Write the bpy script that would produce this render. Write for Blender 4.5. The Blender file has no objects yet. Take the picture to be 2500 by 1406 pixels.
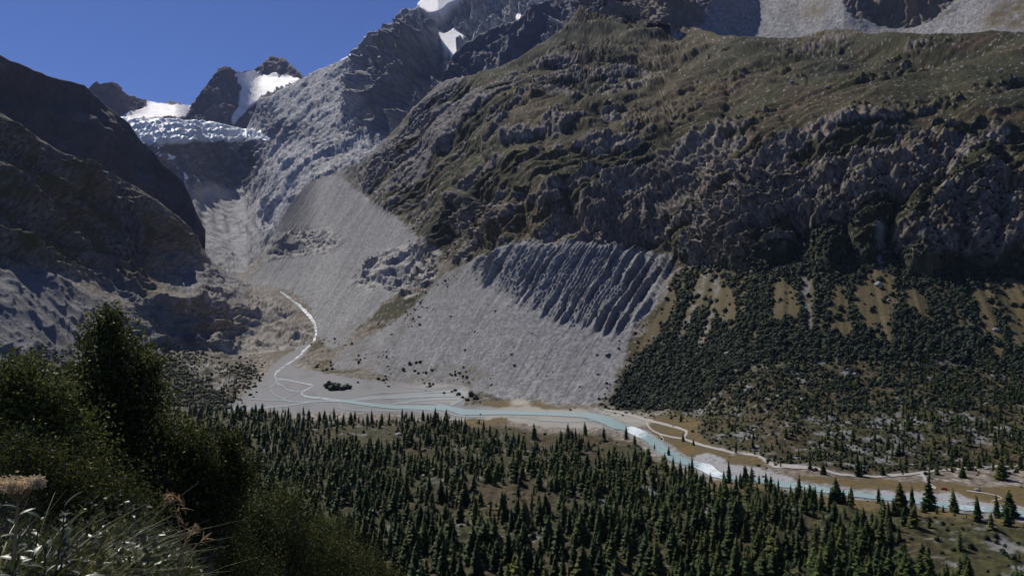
import bpy, bmesh, math, random, time
import numpy as np
from mathutils import Vector, Matrix
T0 = time.time()
R = math.radians
scene = bpy.context.scene
col = scene.collection

# ------------------------------------------------------------------ camera, sky, sun, exposure
FPX, CX, CY, YH = 1805.0, 1250.0, 703.0, 790.0       # focal length and horizon in photograph pixels
PITCH = math.atan((YH - CY) / FPX)
cam_d = bpy.data.cameras.new('camera'); cam = bpy.data.objects.new('camera', cam_d); col.objects.link(cam)
cam_d.sensor_width = 36.0; cam_d.lens = 36.0 * FPX / 2500.0
cam_d.clip_start = 0.1; cam_d.clip_end = 60000
cam.rotation_euler = (math.pi / 2 + PITCH, 0, 0)
scene.camera = cam

SUN_EL, SUN_AZ = R(52), R(-38)                        # azimuth from +Y (view), negative = left
SUNV = np.array([math.sin(SUN_AZ) * math.cos(SUN_EL), math.cos(SUN_AZ) * math.cos(SUN_EL), math.sin(SUN_EL)])
world = bpy.data.worlds.new('World'); scene.world = world; world.use_nodes = True
wn = world.node_tree; wn.nodes.clear()
sky = wn.nodes.new('ShaderNodeTexSky'); sky.sky_type = 'NISHITA'; sky.sun_disc = False
sky.sun_elevation = SUN_EL; sky.sun_rotation = SUN_AZ; sky.altitude = 2600; sky.air_density = 1.0; sky.dust_density = 0.2; sky.ozone_density = 8.0
bg = wn.nodes.new('ShaderNodeBackground'); bg.inputs['Strength'].default_value = 0.068
wo = wn.nodes.new('ShaderNodeOutputWorld')
tint = wn.nodes.new('ShaderNodeVectorMath'); tint.operation = 'MULTIPLY'; tint.inputs[1].default_value = (.92, .90, 1.18)
wn.links.new(sky.outputs[0], tint.inputs[0]); wn.links.new(tint.outputs[0], bg.inputs[0]); wn.links.new(bg.outputs[0], wo.inputs[0])
sun_d = bpy.data.lights.new('sun', 'SUN'); sun_d.energy = 4.2; sun_d.angle = R(0.5); sun_d.color = (1.0, 0.95, 0.88)
sun = bpy.data.objects.new('sun', sun_d); col.objects.link(sun)
sun.rotation_euler = Vector(-SUNV).to_track_quat('-Z', 'Y').to_euler()
scene.view_settings.view_transform = 'Standard'; scene.view_settings.look = 'None'
scene.view_settings.gamma = 1.0; scene.view_settings.use_curve_mapping = False
scene.view_settings.exposure = 0.06
scene.cycles.max_bounces = 6; scene.cycles.diffuse_bounces = 2; scene.cycles.glossy_bounces = 2
scene.cycles.transmission_bounces = 2; scene.cycles.volume_bounces = 0; scene.cycles.transparent_max_bounces = 6
scene.cycles.use_adaptive_sampling = True; scene.cycles.adaptive_threshold = 0.02

# ------------------------------------------------------------------ helpers
F32 = np.float32
rng = np.random.default_rng(11)
random.seed(5)
CAMR = np.array(Matrix.Rotation(math.pi / 2 + PITCH, 3, 'X'))

def ray(x, y):
    """direction of a photograph pixel, scaled to horizontal length 1; returns rx, ry, e (tan of elevation)"""
    x = np.asarray(x, float); y = np.asarray(y, float)
    v = np.stack([(x - CX) / FPX, -(y - CY) / FPX, -np.ones_like(x + y)], -1) if False else None
    a = (x - CX) / FPX + 0 * y; b = -(y - CY) / FPX + 0 * x
    dx = a; dy = b * CAMR[1, 1] - CAMR[1, 2]; dz = b * CAMR[2, 1] - CAMR[2, 2]
    h = np.hypot(dx, dy)
    return dx / h, dy / h, dz / h

def at(x, y, d):
    rx, ry, e = ray(x, y)
    return np.stack([rx * d, ry * d, e * d], -1)

_perm = np.random.default_rng(3).permutation(256).astype(np.int32)
_perm = np.concatenate([_perm, _perm, _perm])
_g = np.random.default_rng(4).normal(size=(256, 3)); _g = (_g / np.linalg.norm(_g, axis=1)[:, None] * 1.5).astype(F32)

def perlin(x, y, z):
    x = np.asarray(x, F32); y = np.asarray(y, F32); z = np.asarray(z, F32)
    sh = x.shape
    x, y, z = x.ravel(), y.ravel(), z.ravel()
    out = np.empty(x.shape, F32)
    CH = 120000
    for s in range(0, x.size, CH):
        X, Y, Z = x[s:s+CH], y[s:s+CH], z[s:s+CH]
        xi = np.floor(X); yi = np.floor(Y); zi = np.floor(Z)
        fx, fy, fz = X - xi, Y - yi, Z - zi
        xi = xi.astype(np.int32) & 255; yi = yi.astype(np.int32) & 255; zi = zi.astype(np.int32) & 255
        u = fx*fx*fx*(fx*(fx*6-15)+10); v = fy*fy*fy*(fy*(fy*6-15)+10); w = fz*fz*fz*(fz*(fz*6-15)+10)
        def gr(i, j, k):
            h = _perm[_perm[_perm[xi + i] + yi + j] + zi + k]
            g = _g[h]
            return g[:, 0]*(fx-i) + g[:, 1]*(fy-j) + g[:, 2]*(fz-k)
        x00 = gr(0,0,0); x00 += u*(gr(1,0,0)-x00)
        x10 = gr(0,1,0); x10 += u*(gr(1,1,0)-x10)
        x01 = gr(0,0,1); x01 += u*(gr(1,0,1)-x01)
        x11 = gr(0,1,1); x11 += u*(gr(1,1,1)-x11)
        x00 += v*(x10-x00); x01 += v*(x11-x01)
        out[s:s+CH] = x00 + w*(x01-x00)
    return out.reshape(sh)

def fbm(q, scale, octv=4, gain=0.5, off=0.0):
    s = 0; a = 1.0; f = 1.0 / scale; t = 0
    for o in range(octv):
        s = s + a * perlin(q[..., 0]*f + off + o*7.3, q[..., 1]*f + o*3.1, q[..., 2]*f + o*5.7 + off)
        t += a; a *= gain; f *= 2.03
    return s / t

def ridged(q, scale, octv=5, gain=0.55, off=0.0):
    s = 0; a = 1.0; f = 1.0 / scale; t = 0; w = 1.0
    for o in range(octv):
        n = 1.0 - np.abs(perlin(q[..., 0]*f + off + o*9.1, q[..., 1]*f + o*2.7, q[..., 2]*f + off + o*4.9)) * 1.9
        n = np.clip(n, 0, 1) ** 2
        s = s + a * n * w; t += a
        w = np.clip(n * 1.4, 0, 1)
        a *= gain; f *= 2.07
    return s / t

_bd = np.random.default_rng(8).normal(size=(24, 3)); _bd /= np.linalg.norm(_bd, axis=1)[:, None]
def crags(q, scale, seed=0, n=4):
    """broken planes meeting at sharp edges, -0.5..0.5"""
    out = None
    w = perlin(q[..., 0]/scale/1.7+seed, q[..., 1]/scale/1.7, q[..., 2]/scale/1.7)
    for k in range(n):
        d = _bd[(seed*5+k) % 24]
        t = (q @ d)/scale*(.75+.2*k) + .8*w + .37*k
        t = np.abs((t - np.floor(t)) - .5)*2
        out = t if out is None else np.where(k % 2 == 1, np.minimum(out, t), np.maximum(out, t))
    return out - .5
def sstep(a, b, x):
    t = np.clip((x - a) / (b - a), 0, 1); return t * t * (3 - 2 * t)

def lerp(a, b, t): return a + (b - a) * t

def poly_y(pts, x):
    p = np.array(pts, float); return np.interp(x, p[:, 0], p[:, 1])

def table(tab, X, Y):
    """tab: {x: [(y, value), ...]} -> value on the grid; linear in y inside a column, linear in x between"""
    xs = sorted(tab); cols = []
    out = np.zeros_like(X)
    for i in range(X.shape[1]):
        x = X[0, i]; y = Y[:, i]
        k = int(np.clip(np.searchsorted(xs, x) - 1, 0, len(xs) - 2))
        t = float(np.clip((x - xs[k]) / (xs[k+1] - xs[k]), 0, 1))
        va = np.array(sorted(tab[xs[k]])); vb = np.array(sorted(tab[xs[k+1]]))
        out[:, i] = np.interp(y, va[:, 0], va[:, 1]) * (1-t) + np.interp(y, vb[:, 0], vb[:, 1]) * t
    return out

# masks: shapes drawn on a plan of the view, looked up at each terrain point's nominal place
MX0, MX1, MY0, MY1, MS = -340, 2860, -160, 1540, 4.0
MW, MH = int((MX1-MX0)/MS), int((MY1-MY0)/MS)
def blur(m, r):
    k = max(1, int(round(r / MS)))
    for _ in range(2):
        for ax in (0, 1):
            p = np.pad(m, [(k+1, k) if a == ax else (0, 0) for a in (0, 1)], mode='edge')
            c = np.cumsum(p, axis=ax, dtype=np.float64)
            n = m.shape[ax]
            hi = np.take(c, range(2*k+1, 2*k+1+n), axis=ax); lo = np.take(c, range(0, n), axis=ax)
            m = (hi - lo) / (2*k+1)
    return m.astype(F32)
def mask(polys, soft=8):
    m = np.zeros((MH, MW), F32)
    for pts in polys:
        p = np.array(pts, float)
        i0 = max(0, int((p[:,0].min()-MX0)/MS)-1); i1 = min(MW, int((p[:,0].max()-MX0)/MS)+2)
        j0 = max(0, int((p[:,1].min()-MY0)/MS)-1); j1 = min(MH, int((p[:,1].max()-MY0)/MS)+2)
        if i1 <= i0 or j1 <= j0: continue
        gx, gy = np.meshgrid(MX0+(np.arange(i0,i1)+.5)*MS, MY0+(np.arange(j0,j1)+.5)*MS)
        ins = np.zeros(gx.shape, bool)
        for a in range(len(p)):
            x1, y1 = p[a]; x2, y2 = p[(a+1) % len(p)]
            if y1 == y2: continue
            c = ((y1 > gy) != (y2 > gy)) & (gx < (x2-x1)*(gy-y1)/(y2-y1)+x1)
            ins ^= c
        m[j0:j1, i0:i1] = np.maximum(m[j0:j1, i0:i1], ins)
    return blur(m, soft) if soft else m
def look(m, X, Y):
    fx = np.clip((X-MX0)/MS-.5, 0, MW-1.001); fy = np.clip((Y-MY0)/MS-.5, 0, MH-1.001)
    i = fx.astype(int); j = fy.astype(int); u = fx-i; v = fy-j
    return (m[j,i]*(1-u)+m[j,i+1]*u)*(1-v)+(m[j+1,i]*(1-u)+m[j+1,i+1]*u)*v

class Sheet:
    """a piece of mountain country as a curved grid: columns run up the slope along a compass bearing, rows run across it.
    ybot/ycrest bound the part that faces the valley, s is the ground's slope, d0 the distance of the lowest row."""
    def __init__(s, x0, x1, step, ycrest, ybot, d0, slope, ystep=None, back=(0.9, 30.0, 10), grade=1.0):
        xs = np.arange(x0, x1 + step, step); nx = len(xs)
        yc = ycrest(xs); yb = ybot(xs)
        nr = int(np.max(yb - yc) / (ystep or step)) + 2
        t = np.linspace(0, 1, nr)[:, None]
        s.X = np.repeat(xs[None], nr, 0); s.Y = yb[None] + (yc - yb)[None] * t
        rx, ry, e = ray(s.X, s.Y)
        sl = slope(s.X, s.Y)
        d = np.empty_like(s.X); d[0] = d0(xs)
        for k in range(1, nr):
            d[k] = d[k-1] + d[k-1] * (e[k]-e[k-1]) / np.maximum(sl[k]-e[k], 0.06)
        s.d = d; s.nr = nr; s.nx = nx
        s.P = np.stack([rx*d, ry*d, e*d], -1)
        s.N = s.normals(s.P)
        s.back = back
    @staticmethod
    def normals(P):
        gu = np.gradient(P, axis=1); gv = np.gradient(P, axis=0)
        n = np.cross(gu, gv); n /= np.maximum(np.linalg.norm(n, axis=-1, keepdims=True), 1e-9)
        return n
    def smooth_depth(s): pass
    def lookup(s, x, y, arr=None):
        """place on the finished (displaced) ground for nominal coordinates x, y"""
        arr = s.P if arr is None else arr
        x = np.asarray(x, float); y = np.asarray(y, float)
        fi = np.clip((x - s.X[0,0]) / (s.X[0,1]-s.X[0,0]), 0, s.nx-1.001); i = fi.astype(int); u = fi - i
        yb = s.Y[0,i]*(1-u)+s.Y[0,i+1]*u; yt = s.Y[-1,i]*(1-u)+s.Y[-1,i+1]*u
        fj = np.clip((y-yb)/(yt-yb)*(s.nr-1), 0, s.nr-1.001); j = fj.astype(int); v = fj - j
        if arr.ndim == 3: u = u[..., None]; v = v[..., None]
        return (arr[j,i]*(1-u)+arr[j,i+1]*u)*(1-v)+(arr[j+1,i]*(1-u)+arr[j+1,i+1]*u)*v

def add_back(P, C, drop, stepm, n):
    """rows behind the crest so that the mountain has a far side"""
    out = [P]; outC = [C]
    last = P[-1]; h = last[:, :2] / np.linalg.norm(last[:, :2], axis=1)[:, None]
    for k in range(1, n+1):
        dd = stepm * (1.35**k - 1) / 0.35
        q = last.copy(); q[:, :2] += h * dd; q[:, 2] -= dd * drop
        q[:, 2] += stepm * .5 * perlin(q[:,0]/stepm/3, q[:,1]/stepm/3, q[:,2]*0)
        out.append(q[None]); outC.append(C[-1:])
    return np.concatenate(out, 0), np.concatenate(outC, 0)

def mesh_from(name, verts, faces, colors=None, smooth=False, mat=None, kind=None, parent=None, quads=True):
    me = bpy.data.meshes.new(name)
    nv, nf = len(verts), len(faces); k = faces.shape[1]
    me.vertices.add(nv); me.vertices.foreach_set('co', np.asarray(verts, F32).ravel())
    me.loops.add(nf*k); me.loops.foreach_set('vertex_index', np.asarray(faces, np.int32).ravel())
    me.polygons.add(nf); me.polygons.foreach_set('loop_start', np.arange(0, nf*k, k, dtype=np.int32))
    if smooth: me.polygons.foreach_set('use_smooth', np.ones(nf, bool))
    me.update(calc_edges=True)
    if colors is not None:
        a = me.color_attributes.new('Col', 'FLOAT_COLOR', 'POINT')
        c = np.ones((nv, 4), F32); c[:, :colors.shape[1]] = colors
        a.data.foreach_set('color', c.ravel())
    if mat: me.materials.append(mat)
    o = bpy.data.objects.new(name, me); col.objects.link(o)
    if kind: o['kind'] = kind
    if parent: o.parent = parent
    return o

def split_grid(P, C, cat, table_, default_kind='structure'):
    """one object per ground type; cat is an integer per vertex, table_ {id: (name, material, smooth)}"""
    nr, nx = P.shape[:2]
    idx = np.arange(nr*nx).reshape(nr, nx)
    q = np.stack([idx[:-1,:-1], idx[:-1,1:], idx[1:,1:], idx[1:,:-1]], -1).reshape(-1, 4)
    cf = cat[:-1,:-1].ravel()
    V = P.reshape(-1, 3); CC = C.reshape(-1, C.shape[-1]); made = {}
    for k, (name, mat, sm) in table_.items():
        f = q[cf == k]
        if not len(f): continue
        u, inv = np.unique(f.ravel(), return_inverse=True)
        made[k] = mesh_from(name, V[u], inv.reshape(-1, 4), CC[u], sm, mat, default_kind)
    return made

# ------------------------------------------------------------------ materials
def new_mat(name):
    m = bpy.data.materials.new(name); m.use_nodes = True
    nt = m.node_tree; b = nt.nodes['Principled BSDF']
    return m, nt, b
def ground_mat(name, rough=0.9, grain=0.35, gscale=0.25, bump=0.5, bdist=1.0, spec=0.2):
    m, nt, b = new_mat(name); N = nt.nodes; L = nt.links
    at_ = N.new('ShaderNodeVertexColor'); at_.layer_name = 'Col'
    tc = N.new('ShaderNodeNewGeometry')
    n1 = N.new('ShaderNodeTexNoise'); n1.inputs['Scale'].default_value = gscale; n1.inputs['Detail'].default_value = 6; n1.inputs['Roughness'].default_value = 0.7
    L.new(tc.outputs['Position'], n1.inputs['Vector'])
    mr = N.new('ShaderNodeMapRange'); mr.inputs[1].default_value = 0.25; mr.inputs[2].default_value = 0.75
    mr.inputs[3].default_value = 1 - grain; mr.inputs[4].default_value = 1 + grain
    L.new(n1.outputs['Fac'], mr.inputs[0])
    mx = N.new('ShaderNodeVectorMath'); mx.operation = 'SCALE'
    L.new(at_.outputs['Color'], mx.inputs[0]); L.new(mr.outputs[0], mx.inputs['Scale'])
    L.new(mx.outputs[0], b.inputs['Base Color'])
    b.inputs['Roughness'].default_value = rough; b.inputs['Specular IOR Level'].default_value = spec
    bp = N.new('ShaderNodeBump'); bp.inputs['Strength'].default_value = bump; bp.inputs['Distance'].default_value = bdist
    L.new(n1.outputs['Fac'], bp.inputs['Height']); L.new(bp.outputs[0], b.inputs['Normal'])
    return m
M_ROCK = ground_mat('rock', grain=0.35, gscale=0.18, bump=0.8, bdist=4.0)
M_SCREE = ground_mat('scree', grain=0.28, gscale=0.35, bump=0.6, bdist=1.5)
M_SOIL = ground_mat('turf', grain=0.45, gscale=0.3, bump=0.6, bdist=1.2)
M_GRAVEL = ground_mat('gravel', grain=0.18, gscale=0.3, bump=0.3, bdist=0.4)
M_FAR = ground_mat('far_rock', grain=0.3, gscale=0.06, bump=0.8, bdist=12.0)
M_SNOW = ground_mat('snow', rough=0.7, grain=0.12, gscale=0.03, bump=0.4, bdist=6.0, spec=0.3)
M_ICE = ground_mat('ice', rough=0.5, grain=0.15, gscale=0.06, bump=0.6, bdist=8.0, spec=0.4)

def srgb(r, g, b):
    f = lambda c: (c/255/12.92) if c/255 <= .04045 else ((c/255+.055)/1.055)**2.4
    return np.array([f(r), f(g), f(b)])
ROCK_D = np.array([.180, .150, .116]); ROCK_L = np.array([.33, .31, .275]); ROCK_B = np.array([.17, .17, .175])
SCREE = np.array([.198, .196, .192]); SCREE_L = np.array([.268, .264, .255]); SAND = np.array([.36, .335, .28])
GRASS = np.array([.058, .056, .019]); GRASS_D = np.array([.032, .036, .014]); TAN = np.array([.098, .075, .034]); RUST = np.array([.085, .050, .025])
DIRT = np.array([.14, .115, .09])
SNOW = np.array([.90, .88, .85]); SNOW_D = np.array([.70, .66, .60]); ICE_B = np.array([.62, .70, .76])
def mixc(C, c, w): return C + (np.asarray(c) - C) * w[..., None]

#@@TERRAIN
# ------------------------------------------------------------------ ground A: valley floor, both near slopes
A_CREST = [(-320,40),(-100,205),(0,272),(60,310),(130,365),(200,398),(260,420),(330,455),(400,500),(450,545),(478,575),(492,602),
    (520,640),(560,668),(600,664),(640,620),(680,545),(720,482),(760,444),(800,425),(860,405),(905,375),(950,330),(1000,275),(1069,207),(1130,185),
    (1200,165),(1260,140),(1321,106),(1376,68),(1412,20),(1440,-50),(1500,-140),(1560,-130),(1605,-50),(1642,38),(1700,68),(1760,84),(1850,92),(1950,86),
    (2010,73),(2060,70),(2120,80),(2200,85),(2280,86),(2350,82),(2420,73),(2500,76),(2650,60),(2840,20)]
ya = lambda x: poly_y(A_CREST, x)
TA = {
 -320: [(1500,.0),(1000,.05),(930,.3),(640,.55),(560,.9),(60,.9)],
    0: [(1500,.0),(1000,.03),(930,.25),(850,.55),(640,.62),(560,1.0),(272,1.0)],
  150: [(1500,.0),(990,.03),(900,.2),(860,.5),(620,.65),(560,.95),(370,.9)],
  300: [(1500,.0),(990,.02),(910,.15),(860,.22),(840,.4),(690,.45),(640,.7),(440,.85)],
  430: [(1500,.0),(985,.02),(900,.12),(848,.18),(846,.9),(826,.9),(824,.12),(815,.2),(808,2.2),(735,2.2),(715,.14),(690,.22),(640,.6),(540,.8)],
  520: [(1500,.0),(985,.02),(900,.10),(850,.16),(845,.6),(830,.6),(824,.1),(810,.15),(805,2.0),(755,2.0),(745,.15),(690,.16),(640,.3)],
  580: [(1500,.0),(985,.02),(900,.06),(850,.15),(810,.2),(805,.8),(768,.8),(755,.2),(700,.17),(670,.25)],
  640: [(1500,.0),(985,.02),(905,.05),(850,.17),(815,.22),(805,.5),(765,.5),(750,.24),(700,.2),(685,.3),(660,.6),(560,.8)],
  720: [(1500,.0),(985,.02),(905,.03),(870,.16),(800,.28),(740,.32),(690,.34),(600,.42),(500,.52),(440,.6)],
  800: [(1500,.0),(1000,.02),(925,.04),(880,.15),(800,.22),(720,.27),(600,.36),(500,.46),(420,.56)],
  900: [(1500,.0),(1000,.02),(935,.03),(900,.18),(840,.27),(750,.36),(600,.46),(480,.55),(380,.68)],
  1000: [(1500,.0),(1000,.0),(945,.02),(925,.26),(860,.38),(700,.48),(560,.58),(280,.8)],
  1150: [(1500,.0),(1000,.0),(955,.02),(940,.4),(860,.58),(700,.66),(620,.95),(580,.9),(400,.72),(180,.72)],
 1300: [(1500,.0),(1000,.0),(985,.02),(970,.45),(860,.6),(730,.66),(700,1.0),(590,1.1),(575,.5),(560,.9),(400,.72),(100,.70)],
 1450: [(1500,.0),(1010,.0),(995,.03),(975,.45),(860,.6),(740,.66),(700,.95),(610,1.1),(595,.5),(580,1.05),(480,.9),(300,.66),(20,.66)],
 1600: [(1500,.0),(1030,.0),(1000,.05),(975,.45),(860,.58),(700,.62),(620,.8),(600,1.1),(520,.95),(400,.75),(200,.62),(60,.62),(0,.62)],
 1700: [(1500,.0),(1060,.0),(1020,.12),(960,.3),(900,.5),(760,.6),(660,.62),(640,1.1),(500,1.0),(420,.8),(200,.62),(120,.55),(70,.6)],
 1900: [(1500,.0),(1150,.0),(1110,.12),(1000,.2),(920,.3),(860,.5),(700,.64),(650,.7),(630,1.15),(480,1.0),(380,.8),(300,.64),(90,.58)],
 2200: [(1500,.0),(1180,.0),(1140,.12),(1000,.18),(940,.28),(880,.5),(700,.64),(660,.7),(640,1.15),(500,1.05),(380,.85),(300,.64),(85,.6)],
 2500: [(1500,.0),(1210,.0),(1150,.10),(1020,.16),(950,.25),(880,.5),(690,.64),(650,.8),(630,1.15),(440,1.05),(360,.85),(300,.64),(75,.6)],
 2840: [(1500,.0),(1240,.0),(1170,.10),(1020,.16),(950,.25),(880,.5),(690,.64),(650,.8),(630,1.15),(440,1.05),(360,.85),(300,.7),(20,.65)],
}
HC = 110.0
def slope_field(tab, wx):
    gx, gy = np.meshgrid(MX0+(np.arange(MW)+.5)*MS, MY0+(np.arange(MH)+.5)*MS)
    f = table(tab, gx, gy); k = max(1, int(wx/MS))
    for _ in range(2):
        p = np.pad(f, ((0,0),(k+1,k)), mode='edge'); c = np.cumsum(p, 1); f = (c[:, 2*k+1:] - c[:, :-2*k-1])/(2*k+1)
    return lambda X, Y: look(f, X, Y)
slopeA = slope_field(TA, 36)
A = Sheet(-320, 2840, 2.7, ya, lambda x: 1500+0*x, lambda x: HC/-ray(x, 1500+0*x)[2], slopeA)
for yy in (1400,1200,1100,1000,950,920,880,840,800,740,700,650,600,500,400,300,200,100):
    print(yy, [int(A.lookup(xx, yy, A.d)) for xx in (0,150,300,430,520,580,640,720,800,900,1000,1150,1300,1450,1600,1900,2200,2500)])
print('A grid', A.P.shape, 'crest d range', A.d[-1].min(), A.d[-1].max(), 't', time.time()-T0)
X, Y = A.X, A.Y
# uneven outlines for all masks
wq = np.stack([X, Y, 0*X], -1)
WX = X + 14*fbm(wq, 60, 4, off=1.5); WY = Y + 10*fbm(wq, 60, 4, off=8.5)

m_plain = mask([[(540,1004),(590,965),(640,925),(662,895),(690,872),(735,845),(770,840),(745,868),(715,888),(740,902),(800,912),(870,925),(950,932),(1080,938),(1140,945),(1150,962),(1130,985),(1098,1002),(1060,1012),(960,1013),(900,1010),(800,1008),(720,1012),(640,1000)],
   [(1060,1000),(1110,992),(1240,990),(1340,996),(1480,1005),(1560,1012),(1600,1030),(1560,1040),(1520,1052),(1480,1046),(1400,1048),(1320,1042),(1258,1035),(1230,1016),(1100,1024)]], 4)
m_scree = mask([[(1120,652),(1165,622),(1230,596),(1300,580),(1420,588),(1530,600),(1600,620),(1648,622),(1640,670),(1600,740),(1555,790),(1530,850),(1500,920),(1470,990),(1300,980),(1150,958),(1060,945),(960,930),(900,905),(780,905),(860,840),(1000,760),(1090,660)],
   [(600,690),(640,640),(655,560),(690,490),(740,445),(830,430),(880,470),(950,520),(1000,560),(1040,600),(1010,660),(960,720),(900,770),(850,830),(800,860),(780,820),(760,760),(720,710),(660,700)]], 12)
m_brs = mask([[(590,610),(640,580),(720,560),(790,560),(840,590),(800,620),(700,625),(610,640)],[(860,680),(900,640),(960,610),(1040,580),(1075,620),(1060,680),(1000,740),(940,700),(880,710)],
   [(520,850),(560,825),(620,800),(700,800),(770,800),(760,840),(700,850),(600,860)],[(560,800),(570,760),(600,720),(660,720),(720,760),(690,790),(620,790)],[(440,880),(520,885),(600,920),(560,960),(480,930)],
   [(500,700),(560,700),(560,740),(500,730)]], 8)
m_ribs = mask([[(1125,650),(1200,600),(1300,582),(1420,590),(1530,602),(1600,622),(1650,622),(1640,680),(1590,760),(1520,810),(1400,790),(1320,760),(1240,720),(1180,690)]], 14)
m_grassR = mask([[(1500,300),(1600,200),(1700,150),(1850,110),(2060,80),(2840,60),(2840,320),(2500,330),(2300,330),(2100,300),(1950,320),(1800,330),(1650,330)],[(1330,110),(1420,40),(1560,60),(1700,90),(1650,150),(1500,170),(1400,130)],
   [(1250,260),(1330,250),(1340,290),(1260,300)]], 30)
m_sparse = mask([[(720,885),(790,830),(850,790),(930,760),(900,840),(960,880),(1000,925),(900,925),(800,905)],[(950,900),(1050,890),(1180,900),(1230,950),(1130,955),(1000,935)],[(1030,760),(1110,680),(1130,640),(1090,640),(1000,760),(940,840),(960,850)]], 12)
m_cliff = mask([[(1640,440),(1760,400),(1900,370),(2050,330),(2300,310),(2560,320),(2860,320),(2860,640),(2560,640),(2380,620),(2250,640),(2080,620),(1900,660),(1780,660),(1700,620)],
   [(1080,470),(1200,430),(1420,460),(1620,480),(1640,590),(1560,605),(1460,585),(1300,570),(1180,590),(1100,600)]], 25)
m_alder = mask([[(1475,990),(1520,930),(1560,850),(1600,770),(1660,660),(1800,640),(1900,600),(2000,560),(2100,610),(2300,630),(2560,640),(2860,640),(2860,900),(2500,900),(2300,880),(2050,880),(1850,880),(1700,1000),(1600,1005)]], 12)
m_forestR = mask([[(1620,1010),(1800,900),(2000,880),(2300,890),(2860,890),(2860,1165),(2500,1130),(2300,1145),(2150,1160),(2000,1150),(1900,1140),(1840,1110),(1700,1070)]], 14)
m_forest = mask([[(-340,1000),(300,1000),(520,1002),(640,1008),(700,1018),(860,1030),(1000,1030),(1100,1030),(1240,1040),(1330,1060),(1480,1060),(1560,1090),(1640,1150),(1700,1185),(1850,1190),(2000,1230),(2150,1240),(2300,1255),(2500,1275),(2860,1310),(2860,1540),(-340,1540)]], 8)
m_river = mask([[(1470,1000),(1540,1035),(1620,1085),(1670,1120),(1720,1130),(1780,1125),(1850,1140),(1980,1170),(2100,1185),(2300,1195),(2400,1220),(2860,1260),(2860,1300),(2500,1270),(2400,1260),(2200,1230),(2000,1200),(1850,1180),(1700,1165),(1600,1110),(1520,1055),(1470,1040)]], 5)
m_bar = mask([[(1735,1135),(1760,1128),(1800,1132),(1860,1147),(1920,1162),(1968,1180),(1960,1188),(1890,1176),(1830,1165),(1750,1162)],[(2090,1196),(2140,1196),(2220,1202),(2300,1203),(2340,1206),(2400,1228),(2440,1240),(2420,1246),(2340,1236),(2260,1225),(2150,1210)],
    [(1690,1112),(1740,1106),(1780,1118),(1760,1130),(1700,1140)],[(2440,1235),(2860,1262),(2860,1272),(2450,1246)]], 3)
m_pond = mask([[(1240,984),(1252,978),(1270,976),(1290,979),(1298,984),(1285,988),(1260,989)]], 2)
m_meadow = mask([[(1150,985),(1220,975),(1350,990),(1470,1000),(1460,1006),(1300,1004),(1200,1004)],[(1170,1000),(1240,1012),(1250,1035),(1100,1035),(1090,1020)],[(1560,1020),(1660,1010),(1720,1015),(1700,1060),(1760,1095),(1850,1120),(1890,1150),(2050,1165),(2200,1170),(2330,1180),(2500,1190),(2860,1210),(2860,1262),(2420,1225),(2300,1198),(2100,1192),(1970,1178),(1860,1145),(1760,1122),(1660,1110),(1590,1060)],
    [(2000,1205),(2120,1215),(2260,1240),(2500,1275),(2500,1310),(2300,1270),(2150,1262),(2020,1245),(1930,1210)],[(1700,1180),(1830,1175),(1900,1195),(1880,1215),(1750,1215)]], 6)
m_left = mask([[(-340,-50),(0,272),(130,365),(330,455),(478,575),(500,620),(470,690),(400,690),(330,720),(250,690),(150,650),(60,640),(-340,640)]], 14)
m_lscree = mask([[(-340,660),(0,668),(60,650),(100,640),(150,680),(200,720),(280,740),(360,790),(430,840),(420,870),(330,850),(250,880),(100,890),(-340,880)],[(200,640),(330,690),(430,740),(520,830),(480,850),(300,720)]], 12)
m_lgreen = mask([[(-340,890),(200,890),(380,850),(480,870),(640,890),(600,950),(540,1004),(300,1004),(-340,1010)]], 16)
m_basin = mask([[(400,600),(480,590),(520,640),(600,680),(680,690),(720,740),(760,800),(700,850),(560,860),(480,850),(560,800),(520,740),(420,690)]], 14)
m_knoll = mask([[(330,700),(420,690),(560,720),(700,720),(760,800),(720,850),(560,860),(400,850),(330,770)]], 18)

TANP = [[(1715,655),(1695,730),(1700,745),(1725,740),(1735,700),(1730,670)],[(1745,690),(1740,760),(1760,785),(1790,810),(1802,760),(1785,710),(1765,675)],[(1885,690),(1882,780),(1910,775),(1945,770),(1948,720),(1920,690)],
  [(2050,670),(2030,730),(2025,800),(2050,840),(2082,825),(2072,760),(2060,690)],[(2090,690),(2082,740),(2110,790),(2150,850),(2185,835),(2185,740),(2172,680),(2130,660)],[(2195,710),(2210,745),(2240,760),(2270,785),(2262,740),(2235,700)],
  [(2370,700),(2385,770),(2395,840),(2440,880),(2462,850),(2432,760),(2405,695)],[(2425,685),(2450,760),(2470,840),(2490,890),(2530,910),(2600,900),(2600,685),(2480,682)],[(1590,740),(1650,700),(1645,750),(1605,830),(1560,870),(1550,840)],[(1490,870),(1530,800),(1535,850),(1480,890)],
  [(1965,650),(1955,700),(1965,760),(1975,810),(1985,760),(1990,700),(1980,660)],[(2320,720),(2335,800),(2350,830),(2345,760)],[(2100,900),(2150,915),(2210,965),(2180,965),(2120,930),(2040,900)]]
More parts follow.
